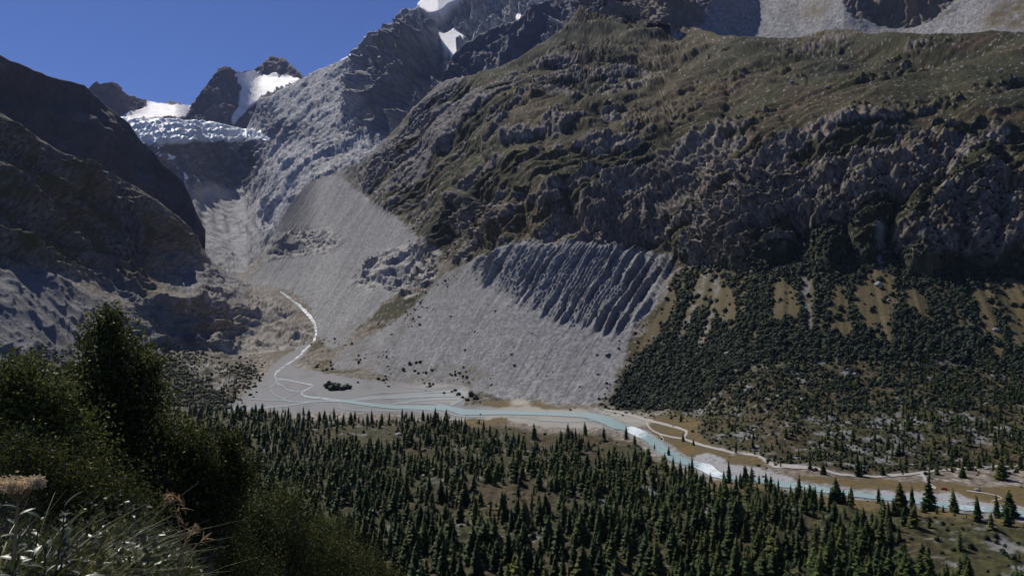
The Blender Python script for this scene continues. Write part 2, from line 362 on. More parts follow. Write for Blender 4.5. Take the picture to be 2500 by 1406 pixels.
STREAK = [[(1722,652),(1700,720),(1680,770),(1658,824),(1666,826),(1690,772),(1712,722),(1732,660)],[(1745,662),(1735,750),(1715,820),(1698,845),(1706,847),(1725,820),(1746,750),(1754,665)],[(1964,645),(1957,690),(1962,740),(1968,795),(1975,795),(1976,700)],
  [(1470,992),(1486,985),(1512,920),(1530,860),(1538,835),(1526,838),(1508,890),(1490,940)],[(1686,600),(1700,560),(1740,520),(1746,524),(1706,566),(1694,640),(1688,640)],[(2140,590),(2150,550),(2160,560),(2165,640),(2150,660),(2138,650)],[(2100,905),(2150,915),(2225,972),(2190,960),(2120,925)]]
m_tan, m_streak = mask(TANP, 5), mask(STREAK, 3)
lk = lambda m: look(m, WX, WY)
tanp, streak = lk(m_tan), look(m_streak, X + 9*fbm(wq, 26, 3, off=15.), lerp(Y, WY, .8))
plain, scree, brs, ribs, grassR, sparse, cliff, alder = map(lk, (m_plain, m_scree, m_brs, m_ribs, m_grassR, m_sparse, m_cliff, m_alder))
forR, forL, river, bar, meadow, left, lscree, lgreen, basin, knoll = map(lk, (m_forestR, m_forest, m_river, m_bar, m_meadow, m_left, m_lscree, m_lgreen, m_basin, m_knoll))
print('masks', time.time()-T0)
P0 = A.P.copy()
# right-hand slope: beds run obliquely up to the right
tl = np.array([.78, -.62, 0]); u = P0 @ tl; w = P0 @ np.array([.62, .78, 0]); z = P0[..., 2]
th = R(38); al = u*math.cos(th) + z*1.2*math.sin(th); ac = -u*math.sin(th) + z*1.2*math.cos(th)
warp = np.stack([fbm(P0, 120, 3, off=1.1), fbm(P0, 120, 3, off=5.1), fbm(P0, 120, 3, off=9.1)], -1)
qs = np.stack([al/2.8, ac, w*.5], -1) + warp*55
qv = np.stack([u, z*.3, w*.6], -1) + warp*40
lg = ac/30 + .9*fbm(P0, 140, 3, off=41.) + .35*fbm(P0, 30, 2, off=43.); lg = lg - np.floor(lg); ledge = np.where(lg < .78, lg/.78, (1-lg)/.22)
side = sstep(620, 760, X)                                     # right of the glacier basin
slopeR = side * (1-plain) * (1-np.clip(forR+river+meadow+forL, 0, 1)) * sstep(1010, 960, Y)
rockR = slopeR * (1 - .94*np.clip(scree, 0, 1)) * (1 - .85*alder) * (1-.6*sparse)
m_low = look(mask([[(600,700),(700,500),(760,445),(840,440),(960,540),(1040,610),(1130,650),(1230,600),(1420,592),(1640,632),(1760,672),(1900,655),(2100,662),(2300,668),(2860,672),(2860,1010),(600,1010)]], 6), WX, WY)
rockR = rockR*(1-.97*m_low)
rockR = np.maximum(rockR, .9*brs*side)
r1 = ridged(qs, 150, 6, .58, off=3.0)
r2 = ridged(qv, 95, 5, .55, off=13.0)
f1 = fbm(P0, 260, 3, off=21.0); f1 = np.where(Y < 140, np.maximum(f1, f1*sstep(-20, 140, Y)), f1)
lmask = sstep(-.25, .3, fbm(qs, 170, 3, off=47.))
dist_f = np.clip(A.d/1500, .4, 1.6)
disp = rockR * ((r1-.35)*16*(1-.75*grassR) + f1*60)
disp += rockR * lmask * (ledge-.5) * 15 * (1-.5*grassR)
BX, BY = X + 26*fbm(wq, 70, 4, off=61.), Y + 22*fbm(wq, 70, 4, off=67.)
dome = np.zeros(X.shape)
for cx_, cy_, rx_, ry_, am in [(1820,540,120,130,75),(1700,580,60,60,35),(1925,470,50,60,30),(2020,560,45,120,40),(2115,500,60,130,55),(2265,575,85,90,65),(2205,420,70,60,35),(2385,470,70,150,60),(2470,560,50,80,45),(2560,420,60,160,50),(2640,520,80,120,60),
     (1560,520,60,70,30),(1450,500,60,60,32),(1330,500,55,70,32),(1220,500,60,70,30),(1120,520,40,60,25),(1880,330,60,40,22),(2060,340,50,35,22),(1960,190,16,20,8),(1700,230,80,70,30),(1560,330,80,60,30),(1400,330,90,60,30),(1250,350,90,60,30),(1600,420,80,50,30),(1480,410,60,40,25),(1340,220,90,50,25)]:
    k = 1 - ((BX-cx_)/rx_)**2 - ((BY-cy_)/ry_)**2; dome = np.maximum(dome, am*np.sqrt(np.clip(k, 0, 1)))
disp += side * slopeR * (1-.97*m_low) * dome * .55
disp += cliff * side * (1-.97*m_low) * ((r2-.35) * 22 + fbm(qv, 150, 3, off=15.)*30)
fine = ridged(qs, 22, 4, .6, off=33.0) - .35
fine2 = ridged(P0, 9.5, 2, .6, off=35.) - .35
cr1, cr2, cr3 = crags(qs, 70, 1), crags(P0 + warp*14, 30, 2), crags(P0, 13, 3)
crm = sstep(-.35, .2, fbm(qs, 110, 3, off=37.))
band = fbm(np.stack([al/4.5, ac, w*.5], -1) + warp*50, 120, 4, .55, off=39.) + .35*fbm(P0, 45, 3, off=49.) + .13*cliff - .14*grassR - .03 + .12*sstep(1300, 1000, X)
Mr = sstep(-.07, .10, band)
disp += rockR * ((cr1*13 + cr2*10)*(.3+.7*crm) + cr3*6.5 + crags(P0, 6.5, 4)*3.0 + fine*3 + fine2*1.5) * (.10+.90*Mr)
disp += rockR * (Mr-.5) * 9
# moraine ribs: sharp fins with steep right-hand faces
wl = X + .62*(Y-640) + 10*fbm(wq, 90, 2, off=44.) 
ph = wl/30.0 + 1.1*perlin(wl/110., 0*wl, 0*wl) + .25*perlin(wl/40., Y/60., 0*wl); fr = ph - np.floor(ph)
saw = np.where(fr < .70, fr/.70, (1-fr)/.30); saw = saw**1.6
wl2 = wl/9.0 + .6*perlin(wl/40., Y/90., 0*wl); fr2 = wl2 - np.floor(wl2); saw2 = np.where(fr2 < .6, fr2/.6, (1-fr2)/.4)
hv = .6 + 1.3*perlin(np.floor(ph)*1.7+.37, 0*wl+.5, Y/55.)
disp += ribs * (saw-.5) * 17 * np.clip(hv, .05, 1.8) * (.35 + 1.1*sstep(-.3, .35, fbm(np.stack([wl/70., Y/120., 0*wl], -1), 1.0, 2, off=26.))) * (.35+.65*sstep(580, 640, Y)) + ribs*(saw2-.5)*4.5 + ribs*(ridged(P0, 16, 3, .6, off=29.)-.35)*5
chute = perlin(wl/16., Y/400., 0*wl) + .6*perlin(wl/7., Y/250., 0*wl+3)
disp += scree * side * (1-ribs) * (chute * .9*np.clip(.5+1.6*fbm(P0, 90, 2, off=27.), 0, 1.2) + (ridged(np.stack([wl*.6, Y/9., 0*wl], -1), 4.5, 3, .6, off=28.)-.35)*1.0)
# gullied lower slope on the right
xc = 1960; wr = xc + (X-xc)/(1+np.maximum(Y-640, -60)*.0011) + .0*Y
gul = perlin(wr/30., Y/600., 0*wr+7) + .5*perlin(wr/13., Y/400., 0*wr+9)
disp += alder * gul * 3.5 * (.6+.8*np.clip(fbm(P0, 120, 2, off=17.)+.3, 0, 1))
# left-hand slope and knoll
tlL = np.array([.55, .83, 0]); uL = P0 @ tlL; wL = P0 @ np.array([.83, -.55, 0])
thL = R(-34); alL = uL*math.cos(thL) + z*1.2*math.sin(thL); acL = -uL*math.sin(thL) + z*1.2*math.cos(thL)
qL = np.stack([alL/2.8, acL, wL*.5], -1)
lft = 1 - sstep(560, 700, X)
rL = ridged(qL, 190, 6, .56, off=53.0)
lgL = acL/42 + .9*fbm(P0, 160, 3, off=46.) + .3*fbm(P0, 34, 2, off=48.); lgL = lgL-np.floor(lgL); lgL = np.where(lgL < .75, lgL/.75, (1-lgL)/.25)
disp += lft*left*(lgL-.5)*20
disp += lft * left * ((rL-.35)*95 + fbm(P0, 300, 3, off=61.)*60)
fineL = ridged(qL, 24, 3, .6, off=57.)-.35; disp += lft*left*(fineL*6 + crags(qL, 60, 1)*22 + crags(P0, 24, 2)*9)
disp += lft * np.clip(knoll+basin, 0, 1) * (ridged(np.stack([P0[...,0]*.5, P0[...,1]*.5, z*1.6], -1), 70, 5, .55, off=71.)-.35) * 26
disp += lft * lscree * (ridged(np.stack([uL, z*.25, wL*.4], -1), 60, 4, .55, off=75.)-.35) * 22
disp += lft * lgreen * fbm(P0, 60, 4, off=81.) * 8
disp += brs * (ridged(qs if False else np.stack([P0[...,0]*.7, P0[...,1]*.7, z*1.3], -1), 45, 5, .6, off=85.)-.35) * 20
# moraine hummocks under the trees
hum = np.clip(forL*sstep(1010, 1060, Y) + forR, 0, 1) * (1-np.clip(river+plain*1.5, 0, 1))
disp += hum * (fbm(P0, 75, 5, .5, off=91.) * 10) + hum*(ridged(P0, 28, 3, .5, off=93.)-.4)*2.2
disp += meadow * fbm(P0, 40, 4, off=95.) * 1.6
edge = sstep(0, .06, (Y - Y[-1:])/600.0)                      # keep the skyline near where it is
disp *= .35 + .65*edge
disp *= 1 - np.clip(1.3*plain + river*1.3, 0, 1)
Nd = A.N.copy(); flat = np.clip(hum+meadow, 0, 1)[..., None]; Nd = Nd*(1-flat) + np.array([0,0,1.])*flat
A.P = P0 + Nd * disp[..., None]
ND = Sheet.normals(A.P)
print('A displaced', time.time()-T0)
# ---- ground colours
steep = 1 - np.abs(ND[..., 2]); n_f = fbm(P0, 18, 4, .6, off=101.); n_m = fbm(P0, 90, 4, off=111.); n_l = fbm(P0, 350, 3, off=121.)
hi = np.clip((fine+.35), 0, 1)
C = np.zeros(P0.shape) + ROCK_D
C = mixc(C, ROCK_L, sstep(-.25, .55, n_f + .5*n_m) * .75)
n_h = fbm(P0, 5.5, 2, .7, off=105.)
C = C*(1+np.clip(n_h*1.5, -.5, .9)[..., None]); C = C*(1+.9*np.clip(fine2+.05, -.2, .4)[..., None])
C = mixc(C, ROCK_B, sstep(1500, 900, X) * .6 * sstep(560, 300, Y) + .0*X)
C = C*(1-.12*side-.18*cliff*side)[..., None]; C = mixc(C, np.array([.18,.125,.085]), .6*sstep(.0, .4, n_m) * cliff * side)
# turf on the right slope where it is gentler and smoother
gdens = .66*side*sstep(760, 1000, X) + .55*grassR + .25*alder + .2*sparse - .05*cliff
gq = gdens + .55*n_m + .35*n_f - .5*(steep-.40) - .9*(Mr-.35)
gw = np.maximum(sstep(.34, .48, gq), .75*sstep(.14, .36, fbm(qs, 60, 4, off=119.))*cliff) * slopeR
gcol = GRASS + (TAN-GRASS)*sstep(-.15, .35, n_l + .4*n_f)[..., None]
gcol = mixc(gcol, GRASS_D, sstep(-.1, .4, -n_l))*.9; gcol = mixc(gcol, RUST, .6*sstep(.15, .45, fbm(P0, 160, 3, off=131.)))
gcol = gcol*(1+np.clip(n_h*1.4, -.55, .9)[..., None]); gcol = mixc(gcol, ROCK_L*1.05, sstep(.33, .45, n_h+.25*n_f)*.8)
C = C*(1-gw[..., None]) + gcol*gw[..., None]
_e = n_f*.55 + n_h*.25
sh = lambda m, a=.32, b=.68: sstep(a, b, m + _e*(1-np.abs(2*m-1)))
scree_c, sparse_c, brs_c, alder_c = sh(scree), sh(sparse), sh(brs), sh(alder)
# grey scree
sc_c = (SCREE + (SCREE_L-SCREE)*sstep(-.3, .5, n_f+.3*chute)[..., None])*(.93+np.clip(n_h*.9, -.35, .5)+.22*perlin(wl/4.5, Y/160., 0*wl+2)+.14*perlin(wl/14., Y/300., 0*wl+6))[..., None]
C = C*(1-scree_c[..., None]) + sc_c*scree_c[..., None]
C = mixc(C, SCREE*.78, ribs*sstep(.3, .9, 1-saw)*.5)
C = mixc(C, TAN*.95, sparse_c*sstep(-.02, .25, n_f+.3*n_h+.3*n_m)*.6)
C = mixc(C, ROCK_L*1.25, brs_c*sstep(-.35, .25, n_f)*.85)
# lower right slope: tan strips between the shrubs
C = mixc(C, TAN*1.05, alder_c*(1-scree_c)*.9*sstep(640, 668, Y)); C = mixc(C, np.array([.045,.045,.022]), alder_c*(1-sstep(640, 668, Y))*sstep(-.3, .2, n_f)*.8); C = mixc(C, GRASS, alder*sstep(0, .4, n_m)*.6)
wr_ = 1960 + (X-1960)/(1+np.maximum(Y-640, -60)*.0011); stp = perlin(wr_/17., Y/260., 0*X) + .5*perlin(wr_/8., Y/120., 0*X+4)
cover = alder*np.clip(.72 + .9*stp + .5*sstep(760, 880, Y) - 1.15*tanp - 1.6*streak, 0, 1)
C = mixc(C, np.array([.036,.042,.020]), sstep(.25, .8, cover)*(1-scree)*.9)
C = mixc(C, SCREE_L, np.clip(streak*1.1, 0, 1)*side*sstep(-.35, .15, n_f+.4*n_h)*.7)
# floor
fl = sh(np.clip(forR + forL, 0, 1)); mead_c, plain_c = sh(meadow), sh(plain)
fc = mixc(mixc(np.zeros(P0.shape)+TAN*.75, GRASS*1.0, sstep(-.25, .15, n_m+.3*n_f)), DIRT*.8, sstep(.05, .45, n_f)*.6)*(.80+np.clip(n_h*1.3, -.5, .8)[..., None])
fc = mixc(fc, SCREE*1.0, sstep(.22, .42, n_f+.5*n_m+.25*n_h+.12*forR)*.85)
C = C*(1-fl[..., None]) + fc*fl[..., None]
mc = mixc(np.zeros(P0.shape)+TAN*1.1, np.array([.145,.098,.030]), sstep(-.1, .4, n_f)); mc = mixc(mc, GRASS, sstep(0, .4, n_m)*.6)
mc = mixc(mc, SCREE, sstep(.45, .6, n_f)*.5)
C = C*(1-mead_c[..., None]) + mc*mead_c[..., None]
pc = SCREE*1.02 + (SAND-SCREE)*(sstep(900, 1150, X)*.75*sstep(-.3, .3, fbm(np.stack([P0[...,0]*.3,P0[...,1],z],-1), 40, 4, off=141.)))[..., None]
pc = mixc(pc, SCREE*.72, .55*sstep(.1, .35, fbm(np.stack([P0[...,0],P0[...,1]*.35,z],-1), 24, 4, off=151.))); pc = mixc(pc, SAND*.85, sstep(1150,1300,X)*.6)
C = C*(1-plain_c[..., None]) + pc*plain_c[..., None]
rc = SCREE*.95 + (SAND-SCREE)*.12 + SCREE*np.clip(n_h*1.2, -.4, .5)[..., None]
rv_c = sh(look(mask([[(1440,1000),(1520,1028),(1580,1050),(1640,1088),(1680,1118),(1740,1128),(1800,1158),(1900,1170),(1970,1176),(2100,1192),(2300,1212),(2420,1232),(2860,1272),(2860,1308),(2500,1268),(2340,1252),(2200,1234),(2000,1208),(1850,1186),(1740,1172),(1640,1132),(1560,1074),(1480,1046),(1420,1030)]], 4), WX, WY))
C = C*(1-rv_c[..., None]) + rc*rv_c[..., None]
C = mixc(C, SAND*1.25, look(m_pond, X, Y))
bc = SCREE*1.3 + (SCREE*.5-SCREE*1.3)*sstep(.05, .3, fbm(P0, 4, 2, off=161.))[..., None]
C = mixc(C, np.array([.30,.30,.295]), sh(bar)); C = mixc(C, SCREE*.6, bar*sstep(.1,.4,fbm(P0, 5, 3, off=161.))*.8)
# left
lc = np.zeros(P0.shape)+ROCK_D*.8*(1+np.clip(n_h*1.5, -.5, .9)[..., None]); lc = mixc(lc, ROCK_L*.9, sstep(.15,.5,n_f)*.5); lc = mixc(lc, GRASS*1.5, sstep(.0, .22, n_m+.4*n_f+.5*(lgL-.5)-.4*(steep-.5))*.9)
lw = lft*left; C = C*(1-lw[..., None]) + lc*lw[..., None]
lw = lft*lscree; C = C*(1-lw[..., None]) + (SCREE*.85 + (SCREE_L-SCREE)*n_f[..., None]*.8)*lw[..., None]
C = mixc(C, TAN*.8, lft*lscree*sstep(.2, .45, n_m)*.7)
lw = lft*lgreen; C = C*(1-lw[..., None]) + mixc(mixc(np.zeros(P0.shape)+GRASS*.75, TAN*.9, sstep(0,.4,n_m)*.6), ROCK_L*.8, brs_c*sstep(-.15,.2,n_f))*lw[..., None]
lw = lft*basin*(1-brs); C = mixc(C, SCREE*1.1*(1+np.clip(n_h*1.3, -.5, .8)[..., None]), lw*.85); C = mixc(C, ROCK_D*.8, lw*sstep(.05,.35,-n_f)*.6); C = mixc(C, TAN*.9, lft*np.clip(knoll, 0, 1)*sstep(.0, .3, n_m + .3*n_f - 1.2*(steep-.3))*.4)
C = np.clip(C, .004, .95)
# ---- split by ground type
cat = np.zeros(X.shape, int)                                   # 0 mountain slope
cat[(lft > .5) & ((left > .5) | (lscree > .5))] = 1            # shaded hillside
cat[(scree > .5) & (side > .5)] = 2                            # scree slope
cat[(alder > .5)] = 3
cat[(lft > .5) & (np.maximum(basin, knoll) > .5)] = 4
cat[(fl > .5) | ((lgreen > .5) & (lft > .5))] = 5
cat[meadow > .5] = 6
cat[plain > .5] = 7
cat[river > .5] = 8
cat[bar > .5] = 9
cat[(Y > 1000) & (cat < 5)] = 5
PB, CB = add_back(A.P, C, .9, 14, 10)
catB = np.concatenate([cat, np.repeat(cat[-1:], 10, 0)], 0)
split_grid(PB, CB, catB, {0: ('mountain_slope', M_ROCK, False), 1: ('shaded_hillside', M_ROCK, False), 2: ('scree_slope', M_SCREE, False),
    3: ('gullied_slope', M_SOIL, False), 4: ('rocky_terrain', M_ROCK, False), 5: ('forest_ground', M_SOIL, False), 6: ('meadow_ground', M_SOIL, False),
    7: ('gravel_plain', M_GRAVEL, True), 8: ('riverbed_ground', M_GRAVEL, True), 9: ('gravel_bar', M_GRAVEL, False)})
print('A built', time.time()-T0)

# ------------------------------------------------------------------ ground B: head of the valley and the grey mountain
B_CREST = [(260,282),(300,285),(340,287),(420,290),(500,294),(560,304),(600,314),(618,280),(632,240),(648,236),(662,234),(700,212),(740,190),(800,160),(845,140),(868,124),(885,103),(905,84),(930,55),(962,27),(985,14),(1005,12),
     (1030,0),(1060,-14),(1150,-40),(1300,-90),(1540,-90)]
B_D = [(260,4300),(330,4050),(400,3850),(450,3680),(480,3500),(500,3350),(520,3180),(560,3080),(600,3180),(640,3260),(700,3350),(800,3350),(900,3400),(1000,3400),(1200,3300),(1540,3000)]
TB = {
  260: [(760,.22),(640,.28),(600,.34),(540,.40),(480,.46),(460,.6),(455,1.0),(345,1.2),(335,.6),(282,.52)],
  400: [(760,.22),(640,.28),(600,.34),(540,.40),(480,.46),(460,.6),(450,1.0),(350,1.4),(338,.6),(287,.52)],
  470: [(760,.22),(640,.28),(600,.34),(540,.40),(480,.46),(460,.6),(462,1.3),(345,1.4),(338,.6),(292,.52)],
  530: [(760,.22),(640,.28),(600,.34),(540,.40),(480,.46),(460,.6),(445,.75),(440,1.3),(345,1.4),(340,.6),(298,.52)],
  600: [(760,.22),(640,.28),(600,.34),(540,.40),(480,.46),(460,.6),(350,.8),(340,.85),(310,.8)],
  680: [(760,.25),(680,.4),(600,.46),(400,.55),(300,.6),(230,.65)],
  800: [(760,.3),(600,.5),(400,.55),(160,.72)],
  900: [(760,.3),(400,.55),(300,.95),(84,1.1)],
 1000: [(760,.3),(400,.55),(300,1.0),(14,1.1)],
 1100: [(760,.3),(300,.65),(240,1.1),(110,.85),(80,.95),(-30,1.1)],
 1540: [(760,.3),(300,.7),(-90,1.1)],
}
Bs = Sheet(260, 1540, 2.7, lambda x: poly_y(B_CREST, x), lambda x: np.minimum(ya(x)+70, 745), lambda x: poly_y(B_D, x), slope_field(TB, 24))
X, Y = Bs.X, Bs.Y; P0 = Bs.P.copy(); z = P0[..., 2]
for yy in (740,700,650,600,550,500,450,400,350,320,300,250,200):
    print(yy, [int(Bs.lookup(xx, yy, Bs.d)) for xx in (300,400,470,500,530,560,600,640,680,740,800,900,1000,1100)])
print('B', P0.shape, Bs.d.max(), time.time()-T0)
wq = np.stack([X, Y, 0*X], -1)
WX = X + 10*fbm(wq, 45, 4, off=2.5); WY = Y + 8*fbm(wq, 45, 4, off=9.5)
m_ice = mask([[(255,282),(300,284),(420,289),(500,293),(560,303),(620,318),(652,330),(662,348),(640,340),(600,335),(570,350),(540,342),(480,345),(400,350),(340,345),(300,320)]], 3)
m_tongue = mask([[(440,520),(470,480),(500,456),(530,448),(560,470),(590,490),(625,520),(640,560),(600,600),(540,610),(480,600),(470,560)]], 8)
m_tsnow = mask([[(470,480),(500,454),(530,448),(555,466),(575,480),(540,490),(500,485)]], 6)
m_snowB = mask([[(1005,8),(1030,-5),(1060,-30),(1180,-30),(1100,8),(1078,25),(1050,32),(1030,22),(1020,14)],[(1040,80),(1080,82),(1110,68),(1130,85),(1140,96),(1120,120),(1108,145),(1095,125),(1085,115),(1070,95)],
     [(820,145),(845,132),(872,118),(868,132),(850,142),(825,152)],[(1250,40),(1300,20),(1310,30),(1260,55)]], 2.5)
m_basB = mask([[(400,760),(400,600),(480,590),(560,600),(640,560),(680,600),(680,760)]], 10)
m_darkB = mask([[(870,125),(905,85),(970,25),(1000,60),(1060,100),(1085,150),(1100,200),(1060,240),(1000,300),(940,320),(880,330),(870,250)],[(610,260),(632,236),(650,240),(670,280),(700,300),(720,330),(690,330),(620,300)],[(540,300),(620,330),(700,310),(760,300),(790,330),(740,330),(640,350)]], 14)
lk = lambda m: look(m, WX, WY)
ice, tong, tsnow, snow, basB, darkB = map(lk, (m_ice, m_tongue, m_tsnow, m_snowB, m_basB, m_darkB)); ice = sstep(.35, .65, ice); snow = sstep(.35, .65, snow)
wall = sstep(800, 880, X)*sstep(340, 300, Y)
th = R(48); u = P0 @ np.array([.85,-.5,0]); al = u*math.cos(th)+z*math.sin(th); ac = -u*math.sin(th)+z*math.cos(th)
qb = np.stack([al/2.0, ac, P0[...,1]*.4], -1)
free = 1-np.clip(ice+snow+tong, 0, 1)
rb = ridged(qb, 420, 7, .6, off=203.); rb2 = ridged(np.stack([u, z*.5, P0[...,1]*.4], -1), 260, 6, .58, off=207.)
head = sstep(470, 440, Y)*sstep(335, 352, Y)*sstep(660, 600, X)
amp = (.35+.9*wall+.3*darkB+.75*head)*(1-.75*basB)
disp = free*(1-.7*basB)*np.clip(.22+wall+.8*darkB+head, 0, 1)*(crags(qb, 170, 1)*50 + crags(P0, 70, 2)*28 + crags(P0, 30, 3)*11)
disp += free*amp*((rb-.35)*120 + (rb2-.35)*150*np.maximum(wall, .35)) + free*(1-.6*basB)*((ridged(qb, 60, 4, .6, off=211.)-.35)*16 + (ridged(P0, 22, 2, .6, off=213.)-.35)*12)
crev = ridged(np.stack([P0[...,0], P0[...,1]*.6, z*.8], -1), 70, 5, .6, off=217.)
crev2 = ridged(np.stack([P0[...,0], P0[...,1]*.5, z*.45], -1), 34, 4, .62, off=219.)
disp += ice*((crev-.4)*30 + (crev2-.4)*34)
seracs = np.abs((P0[...,0]*.9 + 12*perlin(P0[...,0]/60, P0[...,2]/60, 0*z))/26 % 2 - 1)
disp += ice*(seracs-.5)*22
crv2 = np.sin((X-.35*Y)/4.6 + 2*fbm(wq, 40, 2, off=3.)); bandc = np.exp(-((Y-538-.15*(X-520))/16)**2)
disp += tong*crv2*bandc*10 + tong*fbm(P0, 60, 4, off=221.)*16
disp += basB*(1-tong)*(ridged(P0, 70, 5, .6, off=225.)-.35)*26
edge = sstep(0, .05, (Y-Y[-1:])/500.); disp *= .4+.6*edge
Bs.P = P0 + Bs.N*disp[..., None]; ND = Sheet.normals(Bs.P)
n_f = fbm(P0, 60, 5, .62, off=231.); n_m = fbm(P0, 260, 4, off=233.)
C = np.zeros(P0.shape) + np.array([.34,.34,.335]); C = mixc(C, np.array([.50,.49,.47]), sstep(-.2, .5, n_f)); C = mixc(C, np.array([.13,.13,.14]), sstep(.1, .6, -n_m)*.5)
C = C*(1+np.clip(fbm(P0, 16, 3, .7, off=235.)*1.6, -.5, .8)[..., None])
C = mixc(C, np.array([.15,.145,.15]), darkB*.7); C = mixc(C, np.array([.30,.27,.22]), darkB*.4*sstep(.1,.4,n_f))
C = mixc(C, SCREE*1.3, basB*.75)
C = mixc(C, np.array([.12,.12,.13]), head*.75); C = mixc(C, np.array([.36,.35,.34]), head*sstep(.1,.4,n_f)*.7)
C = C*(1-tong[..., None]) + (SCREE_L*1.35 + (SCREE*.95-SCREE_L*1.35)*sstep(-.1,.35,n_f)[..., None])*tong[..., None]
C = mixc(C, np.array([.50,.46,.40]), tsnow*.9)
C = C*(1-ice[..., None]) + mixc(mixc(np.zeros(P0.shape)+ICE_B, np.array([.72,.74,.76]), sstep(.25,.6,crev)), np.array([.42,.42,.42]), sstep(.2,.5,n_f)*.35)*ice[..., None]
C = C*(1-snow[..., None]) + mixc(np.zeros(P0.shape)+SNOW, SNOW_D, sstep(.0,.4,n_f)*.6)*snow[..., None]
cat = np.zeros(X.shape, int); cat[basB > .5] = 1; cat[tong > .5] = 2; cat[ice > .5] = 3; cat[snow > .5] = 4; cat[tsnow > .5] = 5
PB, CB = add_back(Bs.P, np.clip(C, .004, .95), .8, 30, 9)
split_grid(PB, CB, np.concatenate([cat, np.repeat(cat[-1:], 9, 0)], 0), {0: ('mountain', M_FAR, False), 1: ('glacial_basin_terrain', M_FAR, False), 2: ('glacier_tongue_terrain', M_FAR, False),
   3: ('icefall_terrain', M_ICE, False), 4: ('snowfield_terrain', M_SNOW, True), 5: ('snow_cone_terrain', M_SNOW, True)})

# ------------------------------------------------------------------ buttress in front of the grey mountain
BT_CREST = [(1000,330),(1040,262),(1069,205),(1089,171),(1100,150),(1113,130),(1137,99),(1160,86),(1171,75),(1190,72),(1210,55),(1240,50),(1262,40),(1290,22),(1320,10),(1345,-10),(1400,-30),(1470,-60)]
Bt = Sheet(1000, 1470, 2.7, lambda x: poly_y(BT_CREST, x), lambda x: ya(x)+60, lambda x: poly_y([(1000,3000),(1200,2950),(1470,2950)], x), lambda X, Y: 1.0+0*X)
P0 = Bt.P.copy(); z = P0[...,2]; u = P0 @ np.array([.85,-.5,0])
qb = np.stack([u, z*.55, P0[...,1]*.4], -1)
disp = (ridged(qb, 230, 6, .6, off=303.)-.35)*120 + crags(qb, 110, 1)*40 + crags(P0, 45, 2)*22 + crags(P0, 20, 3)*8
disp *= .35+.65*sstep(0, .05, (Bt.Y-Bt.Y[-1:])/400.)
Bt.P = P0 + Bt.N*disp[..., None]
n_f = fbm(P0, 60, 5, .62, off=311.)
C = np.zeros(P0.shape)+np.array([.15,.15,.16]); C = mixc(C, np.array([.30,.295,.29]), sstep(0,.5,n_f)*.8)
PB, CB = add_back(Bt.P, np.clip(C,.004,.95), 1.0, 25, 8)
split_grid(PB, CB, np.zeros(PB.shape[:2], int), {0: ('buttress_mountain', M_FAR, False)})

# ------------------------------------------------------------------ shaded mountain on the left, behind the near hillside
C_CREST = [(-320,40),(-100,110),(0,134),(15,143),(100,178),(130,190),(170,198),(205,208),(235,235),(262,262),(300,288),(318,305),(330,325),(345,345),(372,365),(395,400),(420,420),(445,440),(465,480),(480,520),(500,560)]
Cs = Sheet(-320, 500, 3.0, lambda x: poly_y(C_CREST, x), lambda x: ya(x)+60, lambda x: poly_y([(-320,2300),(0,2450),(200,2650),(350,2800),(430,2750),(500,2700)], x), lambda X, Y: 1.6+0*X)
P0 = Cs.P.copy(); z = P0[...,2]
qb = np.stack([P0[...,1]*.5+P0[...,0]*.3, z*.6, P0[...,0]*.3], -1)
disp = (ridged(qb, 420, 6, .55, off=403.)-.35)*90*sstep(0, .12, (Cs.Y-Cs.Y[-1:])/400.) + (crags(P0, 120, 1)*26 + crags(P0, 50, 2)*12)*(.15+.85*sstep(0, .10, (Cs.Y-Cs.Y[-1:])/400.))
Cs.P = P0 + Cs.N*disp[..., None]
n_f = fbm(P0, 90, 5, .62, off=411.)
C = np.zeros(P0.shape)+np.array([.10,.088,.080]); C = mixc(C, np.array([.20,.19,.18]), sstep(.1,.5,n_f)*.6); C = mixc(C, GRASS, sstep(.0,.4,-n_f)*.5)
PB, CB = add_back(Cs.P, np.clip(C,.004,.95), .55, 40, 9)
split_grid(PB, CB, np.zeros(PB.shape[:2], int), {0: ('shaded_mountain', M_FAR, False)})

# ------------------------------------------------------------------ far peaks and snow
D_CREST = [(170,250),(205,226),(220,212),(232,200),(241,196),(246,203),(256,202),(270,201),(282,200),(292,210),(308,226),(320,235),(328,234),(336,240),(360,246),(385,251),(400,252),(415,249),(432,252),(436,248),(442,253),(455,258),(466,256),(476,245),(488,228),(497,210),(508,200),(520,188),(531,172),(541,166),(552,163),(562,166),(572,174),(586,176),(612,172),(626,167),(640,152),(652,143),(663,137),(672,139),(690,140),(704,152),(722,168),(736,180),(742,187),(760,205)]
TD = {170:[(345,.5),(300,1.0),(190,1.1)], 300:[(345,.40),(285,.45),(275,1.0),(200,1.0)], 340:[(345,.40),(260,.40),(240,.6)], 450:[(345,.40),(300,.40),(256,.38)], 480:[(345,.6),(290,1.1),(230,1.1)], 555:[(345,.6),(300,1.0),(160,1.1)],
      610:[(345,.5),(260,.5),(200,.43),(172,.45)], 660:[(345,.5),(250,.5),(190,.43),(184,1.1),(135,1.1)], 760:[(345,.55),(240,.6),(200,.6)]}
Ds = Sheet(170, 760, 2.2, lambda x: poly_y(D_CREST, x), lambda x: 345+0*x, lambda x: 6800+0*x, slope_field(TD, 18))
X, Y = Ds.X, Ds.Y; P0 = Ds.P.copy(); z = P0[...,2]
wq = np.stack([X, Y, 0*X], -1)
WX = X + 6*fbm(wq, 30, 4, off=2.5); WY = Y + 5*fbm(wq, 30, 4, off=9.5)
